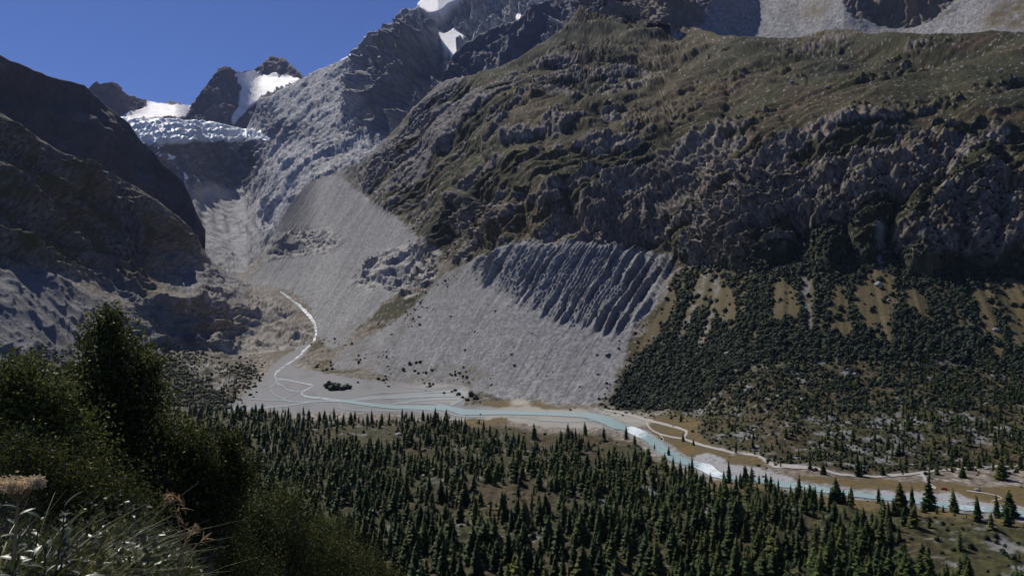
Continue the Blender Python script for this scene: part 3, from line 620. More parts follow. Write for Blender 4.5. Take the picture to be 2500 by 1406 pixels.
m_dsn = mask([[(296,285),(310,275),(340,268),(360,258),(350,248),(332,238),(345,243),(400,254),(430,256),(470,258),(468,266),(450,290),(430,290),(400,288),(380,284),(360,292),(300,292)],
   [(572,176),(586,177),(626,170),(636,180),(660,184),(700,184),(738,190),(735,194),(690,215),(650,235),(640,230),(628,250),(610,262),(600,275),(572,300),(560,295),(580,265),(588,245),(590,225),(584,205),(568,190)],
   [(654,172),(672,175),(680,183),(655,181)],[(480,280),(510,272),(490,284)]], 2)
dsn = sstep(.38, .62, look(m_dsn, WX, WY))
qb = np.stack([P0[...,0], P0[...,1]*.4, z*.8], -1)
disp = (1-dsn)*((ridged(qb, 420, 6, .6, off=503.)-.35)*150 + crags(P0, 200, 1)*55 + crags(P0, 80, 2)*30) + dsn*(fbm(P0, 240, 4, off=509.)*18 + fbm(np.stack([P0[...,0]*.3, P0[...,1], z*2], -1), 60, 3, off=519.)*7)
disp *= .3+.7*sstep(0, .05, (Y-Y[-1:])/300.)
Ds.P = P0 + Ds.N*disp[..., None]
n_f = fbm(P0, 120, 5, .62, off=511.); nb = fbm(np.stack([P0[...,0]*.25, P0[...,1]*.3, z*1.4], -1), 70, 4, off=517.)
C = np.zeros(P0.shape)+np.array([.13,.115,.115]); C = mixc(C, np.array([.26,.25,.24]), sstep(.05,.5,n_f)*.6)
C = C*(1-dsn[..., None]) + mixc(np.zeros(P0.shape)+SNOW*.97, SNOW_D, sstep(.0,.3,nb)*.75)*dsn[..., None]
PB, CB = add_back(Ds.P, np.clip(C,.004,.95), .6, 50, 9)
cat = (dsn > .5).astype(int)
split_grid(PB, CB, np.concatenate([cat, np.repeat(cat[-1:], 9, 0)], 0), {0: ('far_peak_mountain', M_FAR, False), 1: ('far_snowfield_terrain', M_SNOW, True)})

# ------------------------------------------------------------------ cirque behind the bench at the top right
E_CREST = [(1410,-4),(1640,-6),(1700,-6),(1750,-10),(1800,-50),(2000,-150),(2840,-190)]
TE = {1560:[(170,.8),(-150,1.6)], 1690:[(170,.7),(60,1.6),(-150,1.8)],1760:[(170,.45),(85,.62),(-150,.7)],1900:[(170,.45),(85,.6),(-150,.75)],2070:[(170,.45),(70,.6),(40,.8),(-150,1.2)],2200:[(170,.45),(80,.6),(62,1.8),(-60,1.5),(-150,.9)],
      2330:[(170,.45),(50,.7),(0,1.2),(-150,1.0)],2840:[(170,.45),(70,.62),(-190,.75)]}
Es = Sheet(1410, 2840, 3.0, lambda x: poly_y(E_CREST, x), lambda x: np.maximum(ya(x)+55, 60), lambda x: poly_y([(1410,2900),(1560,2860),(1640,2640),(1715,2580),(1760,2500),(1900,2420),(2200,2460),(2500,2200),(2840,2050)], x), slope_field(TE, 60))
X, Y = Es.X, Es.Y; P0 = Es.P.copy(); z = P0[...,2]
wq = np.stack([X, Y, 0*X], -1)
WX = X + 12*fbm(wq, 40, 4, off=2.5); WY = Y + 8*fbm(wq, 40, 4, off=9.5)
m_er = mask([[(1380,80),(1640,80),(1708,66),(1740,0),(1738,-40),(1380,-40)],[(2060,10),(2090,-60),(2500,-160),(2330,0),(2260,50),(2200,66),(2150,60),(2120,40),(2090,45)]], 5)
m_eg = mask([[(2380,60),(2420,20),(2500,-20),(2860,-60),(2860,70),(2480,75)],[(1920,40),(1990,0),(2040,0),(2000,40)]], 12)
er, eg = look(m_er, WX, WY), look(m_eg, WX, WY)
qb = np.stack([P0[...,0], P0[...,1]*.5, z*.5], -1)
disp = er*(crags(P0, 90, 1)*28 + crags(P0, 35, 2)*14) + er*(ridged(qb, 160, 6, .6, off=603.)-.35)*(40+50*sstep(1900, 2050, X)) + (1-er)*(fbm(P0, 50, 4, off=607.)*6 + (ridged(P0, 12, 3, .6, off=609.)-.35)*2.5)
Es.P = P0 + Es.N*disp[..., None]
n_f = fbm(P0, 30, 5, .62, off=611.); n_m = fbm(P0, 120, 3, off=613.)
C = np.zeros(P0.shape)+SCREE*1.02; C = mixc(C, SCREE_L*1.05, sstep(0,.4,n_f)); C = mixc(C, TAN, .5*sstep(.2,.5,n_m)); C = C*(1+np.clip(fbm(P0, 9, 3, .7, off=617.)*1.5, -.5, .6)[..., None])
C = mixc(C, ROCK_D, er); C = mixc(C, ROCK_L, er*sstep(.1,.4,n_f)*.6); C = mixc(C, TAN*1.1, eg*sstep(-.4,.2,n_f))
PB, CB = add_back(Es.P, np.clip(C,.004,.95), .6, 40, 8)
cat = (er > .5).astype(int)
split_grid(PB, CB, np.concatenate([cat, np.repeat(cat[-1:], 8, 0)], 0), {0: ('cirque_scree_slope', M_SCREE, False), 1: ('cliff_mountain', M_ROCK, False)})
print('terrain', time.time()-T0)
#@@END_TERRAIN

#@@PART2
# ------------------------------------------------------------------ water, tracks
def water_mat(name, calm=(.33,.45,.45), foam=(.80,.83,.84), fscale=.25):
    m, nt, b = new_mat(name); N = nt.nodes; L = nt.links
    at_ = N.new('ShaderNodeVertexColor'); at_.layer_name = 'Col'
    sp = N.new('ShaderNodeSeparateColor'); L.new(at_.outputs[0], sp.inputs[0])
    g = N.new('ShaderNodeNewGeometry')
    n1 = N.new('ShaderNodeTexNoise'); n1.inputs['Scale'].default_value = fscale; n1.inputs['Detail'].default_value = 6; n1.inputs['Roughness'].default_value = .75
    L.new(g.outputs['Position'], n1.inputs['Vector'])
    add = N.new('ShaderNodeMath'); add.operation = 'ADD'; L.new(sp.outputs[0], add.inputs[0]); L.new(n1.outputs['Fac'], add.inputs[1])
    mr = N.new('ShaderNodeMapRange'); mr.inputs[1].default_value = .85; mr.inputs[2].default_value = 1.15; L.new(add.outputs[0], mr.inputs[0])
    mx = N.new('ShaderNodeMix'); mx.data_type = 'RGBA'; mx.inputs[6].default_value = (*calm, 1); mx.inputs[7].default_value = (*foam, 1)
    L.new(mr.outputs[0], mx.inputs[0]); L.new(mx.outputs[2], b.inputs['Base Color'])
    rm = N.new('ShaderNodeMapRange'); rm.inputs[3].default_value = .22; rm.inputs[4].default_value = .8; L.new(mr.outputs[0], rm.inputs[0]); L.new(rm.outputs[0], b.inputs['Roughness'])
    bp = N.new('ShaderNodeBump'); bp.inputs['Strength'].default_value = .4; bp.inputs['Distance'].default_value = .6
    L.new(n1.outputs['Fac'], bp.inputs['Height']); L.new(bp.outputs[0], b.inputs['Normal'])
    return m
M_WATER = water_mat('glacial_water'); M_STREAM = water_mat('stream_water', (.36,.405,.405)); M_CASC = water_mat('cascade_water', (.17,.19,.19), (.78,.8,.8), .11)
M_ROAD = ground_mat('track_gravel', grain=.15, gscale=.6, bump=.3, bdist=.15)

def resample(p, step):
    p = np.asarray(p, float); seg = np.hypot(*(np.diff(p[:, :2], axis=0).T)); t = np.concatenate([[0], np.cumsum(seg)])
    n = max(2, int(t[-1]/step)); q = np.linspace(0, t[-1], n+1)
    # smooth through the given points
    out = np.empty((n+1, p.shape[1]))
    for c in range(p.shape[1]): out[:, c] = np.interp(q, t, p[:, c])
    for _ in range(2):
        out[1:-1] = .25*out[:-2] + .5*out[1:-1] + .25*out[2:]
    return out

def strip(name, left, right, foam, mat, sheet, off, n=4, kind='structure', jit=0.0):
    """a ribbon lying on a sheet between two matching edges (nominal coordinates)"""
    L_, R_ = np.asarray(left), np.asarray(right); rows = []
    for k in range(n+1):
        t = k/n
        p = L_*(1-t)+R_*t
        q = sheet.lookup(p[:, 0], p[:, 1]); q[:, 2] += off
        rows.append(q)
    V = np.stack(rows, 1); m = len(L_)
    idx = np.arange(m*(n+1)).reshape(m, n+1)
    f = np.stack([idx[:-1,:-1], idx[:-1,1:], idx[1:,1:], idx[1:,:-1]], -1).reshape(-1, 4)
    nrm = np.cross(V[0,1]-V[0,0], V[1,0]-V[0,0])
    if nrm[2] < 0: f = f[:, ::-1]
    c = np.zeros((m, n+1, 3), F32); c[...] = np.asarray(foam)[:, None, None]
    return mesh_from(name, V.reshape(-1, 3), f, c.reshape(-1, 3), True, mat, kind)

def stream(name, pts, sheet, mat, off=.5, foam=.3, step=3.0, n=3, aspect=1.0):
    p = resample([(a[0], a[1], a[2], a[3] if len(a) > 3 else foam) for a in pts], step)
    if len(p) > 6: p[2:-2, 0] += 1.2*perlin(p[2:-2, 0]/9, p[2:-2, 1]/9, 0*p[2:-2, 1])
    d = np.gradient(p[:, :2], axis=0); d[:, 1] *= 1.0
    nx, ny = -d[:, 1], d[:, 0]; l = np.hypot(nx, ny)+1e-6
    wob = 1 + (.35 if mat is not M_CASC else .75)*perlin(p[:, 0]/5+3, p[:, 1]/5, 0*p[:, 0])
    hw = (p[:, 2]*.5*wob*(.62 if mat is M_CASC else .95))[:, None]
    N_ = np.stack([nx/l, ny/l], 1)*hw
    return strip(name, p[:, :2]-N_, p[:, :2]+N_, p[:, 3], mat, sheet, off, n)

RV = [((830,976),(835,981),.1),((900,984),(900,991),.05),((960,990),(960,998),.0),((1040,991),(1040,1000),.0),((1085,989),(1095,1002),.2),((1135,1000),(1125,1013),.35),((1240,1004),(1232,1011),.1),((1340,1006),(1338,1014),.0),((1440,1008),(1430,1019),.0),
  ((1482,1016),(1466,1031),.0),((1520,1034),(1497,1046),.05),((1534,1040),(1526,1050),.5),((1552,1044),(1537,1057),.75),((1572,1052),(1550,1064),.6),((1602,1070),(1582,1081),.38),((1632,1095),(1612,1108),.42),((1662,1116),(1640,1127),.35),
  ((1700,1127),(1690,1139),.45),((1738,1136),(1716,1151),.75),((1757,1155),(1738,1164),.7),((1802,1165),(1795,1174),.3),((1850,1167),(1845,1179),.2),((1910,1177),(1905,1189),.4),((1965,1183),(1960,1195),.45),((2050,1196),(2045,1207),.42),((2135,1209),(2130,1218),.25),
  ((2210,1214),(2205,1226),.4),((2280,1224),(2275,1235),.35),((2345,1234),(2342,1245),.55),((2405,1239),(2402,1250),.5),((2440,1242),(2436,1254),.1),((2500,1250),(2500,1263),.2),((2840,1285),(2840,1299),.2)]
lf = resample([(a[0], a[1], c) for a, b, c in RV], 4.0); 
rt = np.array([[np.interp(i, np.linspace(0, 1, len(RV)), [b[k] for a, b, c in RV]) for k in (0, 1)] for i in np.linspace(0, 1, 400)])
lf = np.array([[np.interp(i, np.linspace(0, 1, len(RV)), [a[k] for a, b, c in RV]) for k in (0, 1)] for i in np.linspace(0, 1, 400)])
fo = np.interp(np.linspace(0, 1, 400), np.linspace(0, 1, len(RV)), [c for a, b, c in RV])
lf[:, 1] -= .5; rt[:, 1] += .9
fo = np.clip(fo-.12, 0, .55)
for q in (lf, rt):
    for _ in range(6): q[1:-1] = .25*q[:-2]+.5*q[1:-1]+.25*q[2:]
lf[:, 1] += .9*perlin(lf[:, 0]/11, 0*fo, 0*fo); rt[:, 1] += .9*perlin(rt[:, 0]/11, 0*fo+5, 0*fo)
strip('river', lf, rt, fo, M_WATER, A, .45, 5)
STREAMS = [
 ([(684,712,5),(700,722,7),(715,735,9),(730,745,9),(745,760,12),(757,772,13),(765,785,12),(770,800,10),(773,812,8),(770,825,6),(762,838,5),(750,848,6),(742,856,8),(735,865,7),(722,876,5),(706,886,6),(690,897,8),(676,908,9),(670,918,8),(675,928,7)], 0.9, .36),
 ([(675,926,5),(698,927,4),(720,932,4),(737,935,4),(755,939,4),(767,942,4),(752,950,4),(734,958,5),(740,966,5),(750,969,5),(798,974,6),(835,979,6)], .35, .4),
 ([(675,928,4),(670,938,3),(655,948,2.5),(636,955,2.5),(634,962,2.5),(638,972,2)], .2, .4),
 ([(674,930,4),(680,939,4),(692,942,3.5),(698,950,3.5),(706,954,3.5),(730,957,3.5)], .3, .4),
 ([(668,940,2.5),(660,953,2.5),(668,962,3),(680,969,3),(692,974,3.5),(710,982,4)], .25, .4),
 ([(545,1000,6),(600,998,6),(640,996,5),(700,991,4),(766,981,3.5),(804,979,4),(845,981,5)], .2, .4),
 ([(609,975,2.5),(650,977,2.5),(692,977,3),(720,982,3),(780,980,3)], .2, .4),
 ([(692,974,2.5),(708,967,2),(722,960,2),(732,956,2)], .1, .4),
 ([(840,980,3),(870,976,4),(905,970,5),(950,967,4),(1000,963,4),(1050,958,4),(1090,956,5),(1127,956,7),(1137,966,10),(1122,978,9),(1100,988,10)], .0, .4),
 ([(930,990,3),(970,985,2.5),(1020,984,2.5),(1060,986,3),(1090,990,4)], .0, .35),
 ([(830,984,2.5),(830,992,2.5),(840,999,2.5),(900,1003,3),(980,1003,3),(1060,1003,4)], .0, .35),
 ([(880,965,2.5),(930,958,2.5),(990,957,2),(1060,953,2)], .0, .35),
 ([(855,979,3),(920,972,6),(990,968,9),(1060,965,9),(1122,966,6)], .0, .3),
 ([(960,987,4),(1010,978,5),(1070,974,6),(1115,974,5)], .0, .3),
 ([(1270,1018,2),(1320,1026,3),(1390,1030,3),(1450,1026,4)], .0, .3),
 ([(1085,1006,3),(1110,1014,4),(1140,1017,5),(1180,1016,4)], .1, .4),
]
for k, (pts, fm, of) in enumerate(STREAMS): stream('cascade_water' if k == 0 else 'stream_water', pts, A, M_CASC if k == 0 else M_STREAM, off=of, foam=.43 if k == 0 else fm, n=3, step=2.0 if k == 0 else 3.0)
for pts in ([(386,350,3),(387,362,4),(384,372,4),(392,380,3),(402,388,2.5)], [(400,351,4),(406,360,9),(408,372,10),(411,384,8),(420,392,5),(430,400,3)], [(428,400,3),(434,410,4),(440,420,4),(447,432,5),(453,446,5),(458,462,5)],
            [(560,240,0.1),(560,241,.1)]):
    if pts[0][2] > .5: stream('waterfall_water', pts, Bs, M_STREAM, off=14, foam=.75, n=3, step=2)
ROADS = [
 [(1478,1001,4),(1510,1006,5),(1547,1016,6),(1580,1026,7),(1610,1033,6),(1645,1042,5),(1668,1050,5),(1678,1056,6),(1674,1062,6),(1668,1070,6),(1677,1075,6),(1700,1083,6),(1728,1090,6),(1760,1098,6),(1786,1103,6),(1815,1107,6),(1848,1114,7),(1862,1122,8),(1876,1132,8),(1892,1141,7),(1930,1145,6),(1967,1148,5),(2010,1153,5),(2052,1160,5),(2100,1162,4.5),(2138,1163,4.5),(2213,1160,5),(2257,1154,5),(2308,1147,5),(2360,1138,5),(2430,1134,5),(2500,1132,5),(2840,1120,6)],
 [(1577,1030,6),(1583,1042,5),(1595,1052,4),(1615,1062,4),(1640,1067,4),(1668,1071,4)],
 [(2250,1156,7),(2256,1166,7),(2264,1176,7),(2274,1186,7),(2285,1192,6)],
 [(2360,1198,2.5),(2400,1204,2.5),(2440,1212,2.5),(2448,1218,2.5),(2420,1224,2.5)],
 [(1612,1063,2.5),(1620,1072,2.5),(1618,1078,2.5)],
]
for k, r in enumerate(ROADS):
    p = resample([(a, b, c, 0) for a, b, c in r], 3.0); d = np.gradient(p[:, :2], axis=0); l = np.hypot(d[:, 0], d[:, 1])+1e-6
    N_ = np.stack([-d[:, 1]/l, d[:, 0]/l], 1)*(p[:, 2:3]*.5)
    o = strip('gravel_road' if k < 3 else 'footpath', p[:, :2]-N_, p[:, :2]+N_, 0*p[:, 0], M_ROAD, A, .35, 3)
    ca = o.data.color_attributes['Col']; n_ = len(o.data.vertices)
    ca.data.foreach_set('color', np.tile(np.array([.36,.335,.30,1], F32), n_))
print('water', time.time()-T0)

# ------------------------------------------------------------------ plants: shapes
def foliage_mat(name, rough=.65, spec=.25, vary=.3, trans=0.0):
    m, nt, b = new_mat(name); N = nt.nodes; L = nt.links
    at_ = N.new('ShaderNodeVertexColor'); at_.layer_name = 'Col'
    oi = N.new('ShaderNodeObjectInfo'); mr = N.new('ShaderNodeMapRange'); mr.inputs[3].default_value = 1-vary; mr.inputs[4].default_value = 1+vary
    L.new(oi.outputs['Random'], mr.inputs[0])
    g = N.new('ShaderNodeNewGeometry'); n1 = N.new('ShaderNodeTexNoise'); n1.inputs['Scale'].default_value = 1.1 if trans == 0 else 30; n1.inputs['Detail'].default_value = 3; L.new(g.outputs['Position'], n1.inputs['Vector'])
    m2 = N.new('ShaderNodeMapRange'); m2.inputs[1].default_value = .3; m2.inputs[2].default_value = .7; m2.inputs[3].default_value = .6; m2.inputs[4].default_value = 1.4; L.new(n1.outputs['Fac'], m2.inputs[0])
    mm = N.new('ShaderNodeMath'); mm.operation = 'MULTIPLY'; L.new(mr.outputs[0], mm.inputs[0]); L.new(m2.outputs[0], mm.inputs[1])
    mx = N.new('ShaderNodeVectorMath'); mx.operation = 'SCALE'; L.new(at_.outputs[0], mx.inputs[0]); L.new(mm.outputs[0], mx.inputs['Scale'])
    L.new(mx.outputs[0], b.inputs['Base Color']); b.inputs['Roughness'].default_value = rough; b.inputs['Specular IOR Level'].default_value = spec
    if trans > 0:
        t = N.new('ShaderNodeBsdfTranslucent'); L.new(mx.outputs[0], t.inputs[0]); mxs = N.new('ShaderNodeMixShader'); mxs.inputs[0].default_value = trans
        L.new(b.outputs[0], mxs.inputs[1]); L.new(t.outputs[0], mxs.inputs[2]); L.new(mxs.outputs[0], nt.nodes['Material Output'].inputs[0])
    return m
M_NEEDLE = foliage_mat('conifer_needles', spec=.1); M_SHRUB = foliage_mat('shrub_leaves', spec=.12)
def plain_mat(name, c, rough=.8, spec=.2, nscale=20, grain=.3):
    m, nt, b = new_mat(name); N = nt.nodes; L = nt.links
    g = N.new('ShaderNodeTexCoord'); n1 = N.new('ShaderNodeTexNoise'); n1.inputs['Scale'].default_value = nscale; n1.inputs['Detail'].default_value = 4; L.new(g.outputs['Object'], n1.inputs['Vector'])
    cr = N.new('ShaderNodeMix'); cr.data_type = 'RGBA'; L.new(n1.outputs['Fac'], cr.inputs[0])
    cr.inputs[6].default_value = (*[x*(1-grain) for x in c], 1); cr.inputs[7].default_value = (*[x*(1+grain) for x in c], 1)
    L.new(cr.outputs[2], b.inputs['Base Color']); b.inputs['Roughness'].default_value = rough; b.inputs['Specular IOR Level'].default_value = spec
    return m
M_BARK = plain_mat('bark', (.07,.055,.045)); M_BIRCHBARK = plain_mat('birch_bark', (.22,.20,.18))

def conifer_geo(seed, lev, per, R0, larch=False):
    """crown of drooping branches, height 1; returns verts, tris, colours"""
    r = np.random.default_rng(seed); V, F, C = [], [], []
    base = np.array([.026,.043,.009]) if not larch else np.array([.046,.056,.010])
    lean = r.normal(0, .02, 2)
    for i in range(lev):
        h = .07 + .91*(i/(lev-1))
        prof = (1-h)**.72 * (1.0 - .35*math.exp(-(h/.12)**2)) + .03
        for k in range(max(4, int(per*(1-.45*h)))):
            a = r.uniform(0, 6.283); rr = R0*prof*r.uniform(.6, 1.22); zz = h + r.uniform(-.03, .03)
            if r.random() < .06: continue
            dr = rr*r.uniform(.15, .55); wd = rr*r.uniform(.26, .48)+.012
            ca, sa = math.cos(a), math.sin(a); o = lean*h
            p0 = np.array([o[0], o[1], zz+.035]); tip = np.array([o[0]+ca*rr, o[1]+sa*rr, zz-dr+.02])
            mid = p0*.45+tip*.55
            l = mid + np.array([-sa*wd, ca*wd, -.35*wd]); q = mid + np.array([sa*wd, -ca*wd, -.35*wd]); mid = mid + np.array([0,0,.012])
            b = len(V); V += [p0, l, tip, q, mid]; F += [(b, b+1, b+4), (b+1, b+2, b+4), (b+2, b+3, b+4), (b+3, b, b+4)] if per > 6 else [(b, b+1, b+2), (b, b+2, b+3)]
            c = base*r.uniform(.65, 1.45); C += [c]*5
    # inner mass
    n = 6; b = len(V)
    for h, f in ((.10,.35),(.35,.42),(.65,.28)):
        for k in range(n):
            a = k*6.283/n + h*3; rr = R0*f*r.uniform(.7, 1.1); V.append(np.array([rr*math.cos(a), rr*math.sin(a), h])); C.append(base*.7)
    V.append(np.array([0,0,.97])); C.append(base)
    for j in range(2):
        for k in range(n):
            a0, a1 = b+j*n+k, b+j*n+(k+1)%n; F += [(a0, a1, a1+n), (a0, a1+n, a0+n)]
    for k in range(n): F.append((b+2*n+k, b+2*n+(k+1)%n, b+3*n))
    return np.array(V, F32), np.array(F, np.int32), np.array(C, F32)

def trunk_geo(r0, h, n=6, lean=0):
    V, F = [], []
    for j, (z, r) in enumerate(((-.02, r0*1.3), (.05, r0), (h*.5, r0*.6), (h, r0*.1))):
        for k in range(n): a = k*6.283/n; V.append((r*math.cos(a), r*math.sin(a), z))
    for j in range(3):
        for k in range(n): F.append((j*n+k, j*n+(k+1)%n, (j+1)*n+(k+1)%n, (j+1)*n+k))
    return np.array(V, F32), np.array(F, np.int32)

def shrub_geo(seed, nleaf):
    r = np.random.default_rng(seed); V, F, C = [], [], []
    base = np.array([.026,.037,.018])
    n = 7; sh = r.uniform(.75, 1.1, n)
    for (z, f) in ((0,.85),(.45,.95),(.8,.55)):
        for k in range(n):
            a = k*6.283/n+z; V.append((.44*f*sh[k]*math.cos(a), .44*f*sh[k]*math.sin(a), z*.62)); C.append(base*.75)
    V.append((0,0,.66)); C.append(base)
    for j in range(2):
        for k in range(n): a0, a1 = j*n+k, j*n+(k+1)%n; F += [(a0, a1, a1+n), (a0, a1+n, a0+n)]
    for k in range(n): F.append((2*n+k, 2*n+(k+1)%n, 3*n))
    for i in range(nleaf):
        a = r.uniform(0, 6.283); t = r.uniform(.02, 1.0); ph = t*1.5
        d = np.array([math.cos(a)*math.cos(ph), math.sin(a)*math.cos(ph), math.sin(ph)])
        p = d*np.array([.5,.5,.72])*r.uniform(.78, 1.12)
        s = r.uniform(.09, .19); u = np.cross(d, r.normal(size=3)); u /= np.linalg.norm(u); w = np.cross(d, u) + d*r.uniform(-.6,.6)
        b = len(V); V += [p-u*s, p-w*s*.8, p+u*s, p+w*s*.8]; F += [(b, b+1, b+2), (b, b+2, b+3)]
        C += [base*r.uniform(.6, 1.6)]*4
    return np.array(V, F32), np.array(F, np.int32), np.array(C, F32)

def rock_geo(seed, sub=1):
    bm = bmesh.new(); bmesh.ops.create_icosphere(bm, subdivisions=sub, radius=1)
    r = np.random.default_rng(seed); V = np.array([v.co[:] for v in bm.verts]); F = np.array([[v.index for v in f.verts] for f in bm.faces]); bm.free()
    for _ in range(7):                                        # split planes give flat faces and edges
        n = r.normal(size=3); n /= np.linalg.norm(n); o = r.uniform(.45, .85); dd = V@n - o; V -= np.outer(np.clip(dd, 0, None), n)
    V *= r.uniform(.65, 1.25, 3); V *= (1+.1*r.normal(size=(len(V),1)))
    V[:, 2] *= .75
    return V.astype(F32), F.astype(np.int32), np.ones((len(V), 3), F32)*np.array([.27,.265,.26])

def merged(name, geos, pos, scl, rot, tone, pick, mat, kind='stuff', smooth=False, tilt=None):
    """one mesh out of many small copies (numbers nobody would count)"""
    VV, FF, CC = [], [], []; base = 0
    for g, (V, F, C) in enumerate(geos):
        ix = np.nonzero(pick == g)[0]
        if not len(ix): continue
        c, s = np.cos(rot[ix])[:, None], np.sin(rot[ix])[:, None]
        v = V[None]*scl[ix][:, None, :]
        x = v[..., 0]*c - v[..., 1]*s; y = v[..., 0]*s + v[..., 1]*c
        v = np.stack([x, y, v[..., 2]], -1) + pos[ix][:, None, :]
        f = F[None] + (base + np.arange(len(ix))*len(V))[:, None, None]
        VV.append(v.reshape(-1, 3)); FF.append(f.reshape(-1, F.shape[1])); CC.append((C[None]*tone[ix][:, None, :]).reshape(-1, 3)); base += len(ix)*len(V)
    return mesh_from(name, np.concatenate(VV), np.concatenate(FF), np.concatenate(CC), smooth, mat, kind)

def mesh_data(name, V, F, C, mat, smooth=False):
    o = mesh_from(name, V, F, C, smooth, mat); me = o.data; bpy.data.objects.remove(o); return me
def empty(name, loc, label, cat, group=None, rotz=0.0):
    o = bpy.data.objects.new(name, None); o.empty_display_size = .5; col.objects.link(o); o.location = loc; o.rotation_euler = (0, 0, rotz)
    o['label'] = label; o['category'] = cat
    if group: o['group'] = group
    return o
def part(name, me, parent, scale=(1,1,1), loc=(0,0,0), rot=(0,0,0)):
    o = bpy.data.objects.new(name, me); col.objects.link(o); o.parent = parent; o.scale = scale; o.location = loc; o.rotation_euler = rot
    return o

# ------------------------------------------------------------------ where plants stand
def poisson(n, x0, x1, y0, y1, dens, spacing, sheet=None, seed=0, tries=None):
    """random places (nominal) thinned so that neighbours keep their spacing in metres"""
    sheet = sheet or A; r = np.random.default_rng(seed); out = []; grid = {}
    m = tries or n*14
    xs = r.uniform(x0, x1, m); ys = r.uniform(y0, y1, m); pr = r.random(m)
    dd = sheet.lookup(xs, ys, sheet.d); keep = pr < dens(xs, ys, dd)
    xs, ys, dd = xs[keep], ys[keep], dd[keep]; PP = sheet.lookup(xs, ys)
    sp = spacing(xs, ys, r) if callable(spacing) else np.full(len(xs), spacing)
    cell = float(np.max(sp)) if len(sp) else 1
    for i in range(len(xs)):
        cx_, cy_ = int(PP[i,0]//cell), int(PP[i,1]//cell); ok = True
        for a in (-1,0,1):
            for b in (-1,0,1):
                for j in grid.get((cx_+a, cy_+b), ()):
                    if (PP[i,0]-PP[j,0])**2 + (PP[i,1]-PP[j,1])**2 < min(sp[i], sp[j])**2: ok = False; break
                if not ok: break
            if not ok: break
        if ok:
            grid.setdefault((cx_, cy_), []).append(i); out.append(i)
            if len(out) >= n: break
    out = np.array(out, int); return xs[out], ys[out], dd[out], PP[out]

OPEN = mask([[(1240,1035),(1480,1050),(1560,1095),(1640,1150),(1600,1170),(1480,1120),(1380,1090),(1260,1070)],[(820,1040),(960,1035),(1000,1060),(960,1100),(860,1090)],[(1880,1300),(1990,1300),(1960,1340),(1860,1335)],[(2230,1310),(2520,1290),(2520,1406),(2300,1406),(2150,1370)],
   [(1540,1340),(1620,1320),(1640,1360),(1560,1380)],[(920,1330),(1060,1330),(1060,1406),(900,1406)],[(1100,1160),(1320,1180),(1400,1230),(1300,1250),(1120,1200)],[(2000,1240),(2300,1270),(2400,1300),(2200,1300),(2060,1280)]], 14)
DENSE = mask([[(1700,1190),(1880,1200),(2000,1240),(2020,1330),(1900,1406),(1500,1406),(1400,1300),(1600,1260)],[(600,1040),(800,1040),(1000,1200),(1100,1330),(1000,1406),(700,1406),(600,1200)]], 30)
cl = lambda x, y: fbm(np.stack([x/90., y/55., 0*x], -1), 1.0, 3, off=3.3)
def tree_dens(x, y, d):
    a = np.clip(look(m_forest, x, y) - look(m_river, x, y)*2 - look(m_bar, x, y)*2, 0, 1)
    o = look(OPEN, x, y); dn = look(DENSE, x, y)
    p = a*np.clip((d/520)**2.4, .12, 1.3)*np.clip(.60 + 1.6*cl(x, y) + .45*dn - .9*o, .02, 1)*(.55+.45*sstep(1010, 1130, y + .10*(1250-x)))
    m_ = look(m_meadow, x, y); p = p*(1-.85*m_)
    rr = look(m_forestR, x, y); p = p + rr*(1-m_)*np.clip(.16 + .5*cl(x*1.3+500, y*1.3) + .3*sstep(2100, 2500, x), .015, .6)*(1-look(m_river, x, y))
    lg = look(m_lgreen, x, y); p = p + lg*np.clip(.25+.6*cl(x+900, y), .02, .7)*sstep(880, 960, y)
    return p
tx, ty, td, tp = poisson(5600, -250, 2560, 870, 1475, tree_dens, lambda x, y, r: r.uniform(2.8, 6.6, len(x)), seed=21, tries=95000)
inR = look(m_forestR, tx, ty) > .4; inLg = look(m_lgreen, tx, ty) > .4
th_ = 4.5 + 11*rng.random(len(tx))**.95; th_ = np.where(rng.random(len(tx)) < .25, th_*.55, th_); th_ = np.where(inR, th_*.72, th_); th_ = np.where(inLg, th_*.6, th_)
th_ = np.where(ty > 1300, th_*1.12, th_)
# trees one knows by sight
SOLO = [(1062,1041,20),(1428,1049,8.5),(1172,984,7),(1110,1010,0),(2010,1160,9),(1668,1078,9),(1693,1086,6),(2095,1162,17),(2270,1250,20),(2330,1252,14),(2435,1263,13),(2465,1262,15),(1780,1195,15),(1822,1182,12),(2200,1262,17),(1598,1095,5),(1632,1112,8),(1690,1170,16),(2155,1160,8),(980,1050,17),(1305,1070,15),(1385,1075,17),(2445,1170,16),(2350,1165,9)]
SOLO = [q for q in SOLO if q[2]]
sx, sy, sh_ = np.array(SOLO, float).T; sp_ = A.lookup(sx, sy); sd_ = A.lookup(sx, sy, A.d)
tx = np.concatenate([sx, tx]); ty = np.concatenate([sy, ty]); td = np.concatenate([sd_, td]); tp = np.concatenate([sp_, tp]); th_ = np.concatenate([sh_, th_]); inR = np.concatenate([sy < 0, inR]); inLg = np.concatenate([sy < 0, inLg])
print('trees', len(tx), time.time()-T0)
order = np.argsort(-(th_/td) - np.where(np.arange(len(tx)) < len(SOLO), 10, 0) + np.where((tx > 2520) | (tx < 560) | (ty > 1450), .05, 0) + np.where(tx < 380, 1, 0))
order = np.concatenate([order[:0], order])
near, rest = order[:300], order[300:]
GEO_N = [conifer_geo(100+i, 26, 11, [.23,.27,.20,.30,.24,.28,.19,.25][i], i % 3 == 1) for i in range(8)]
GEO_F = [conifer_geo(200+i, 13, 6, [.25,.29,.22,.31,.26,.21][i], i % 3 == 1) for i in range(6)]
CROWN = [mesh_data('crown', *g, M_NEEDLE) for g in GEO_N]
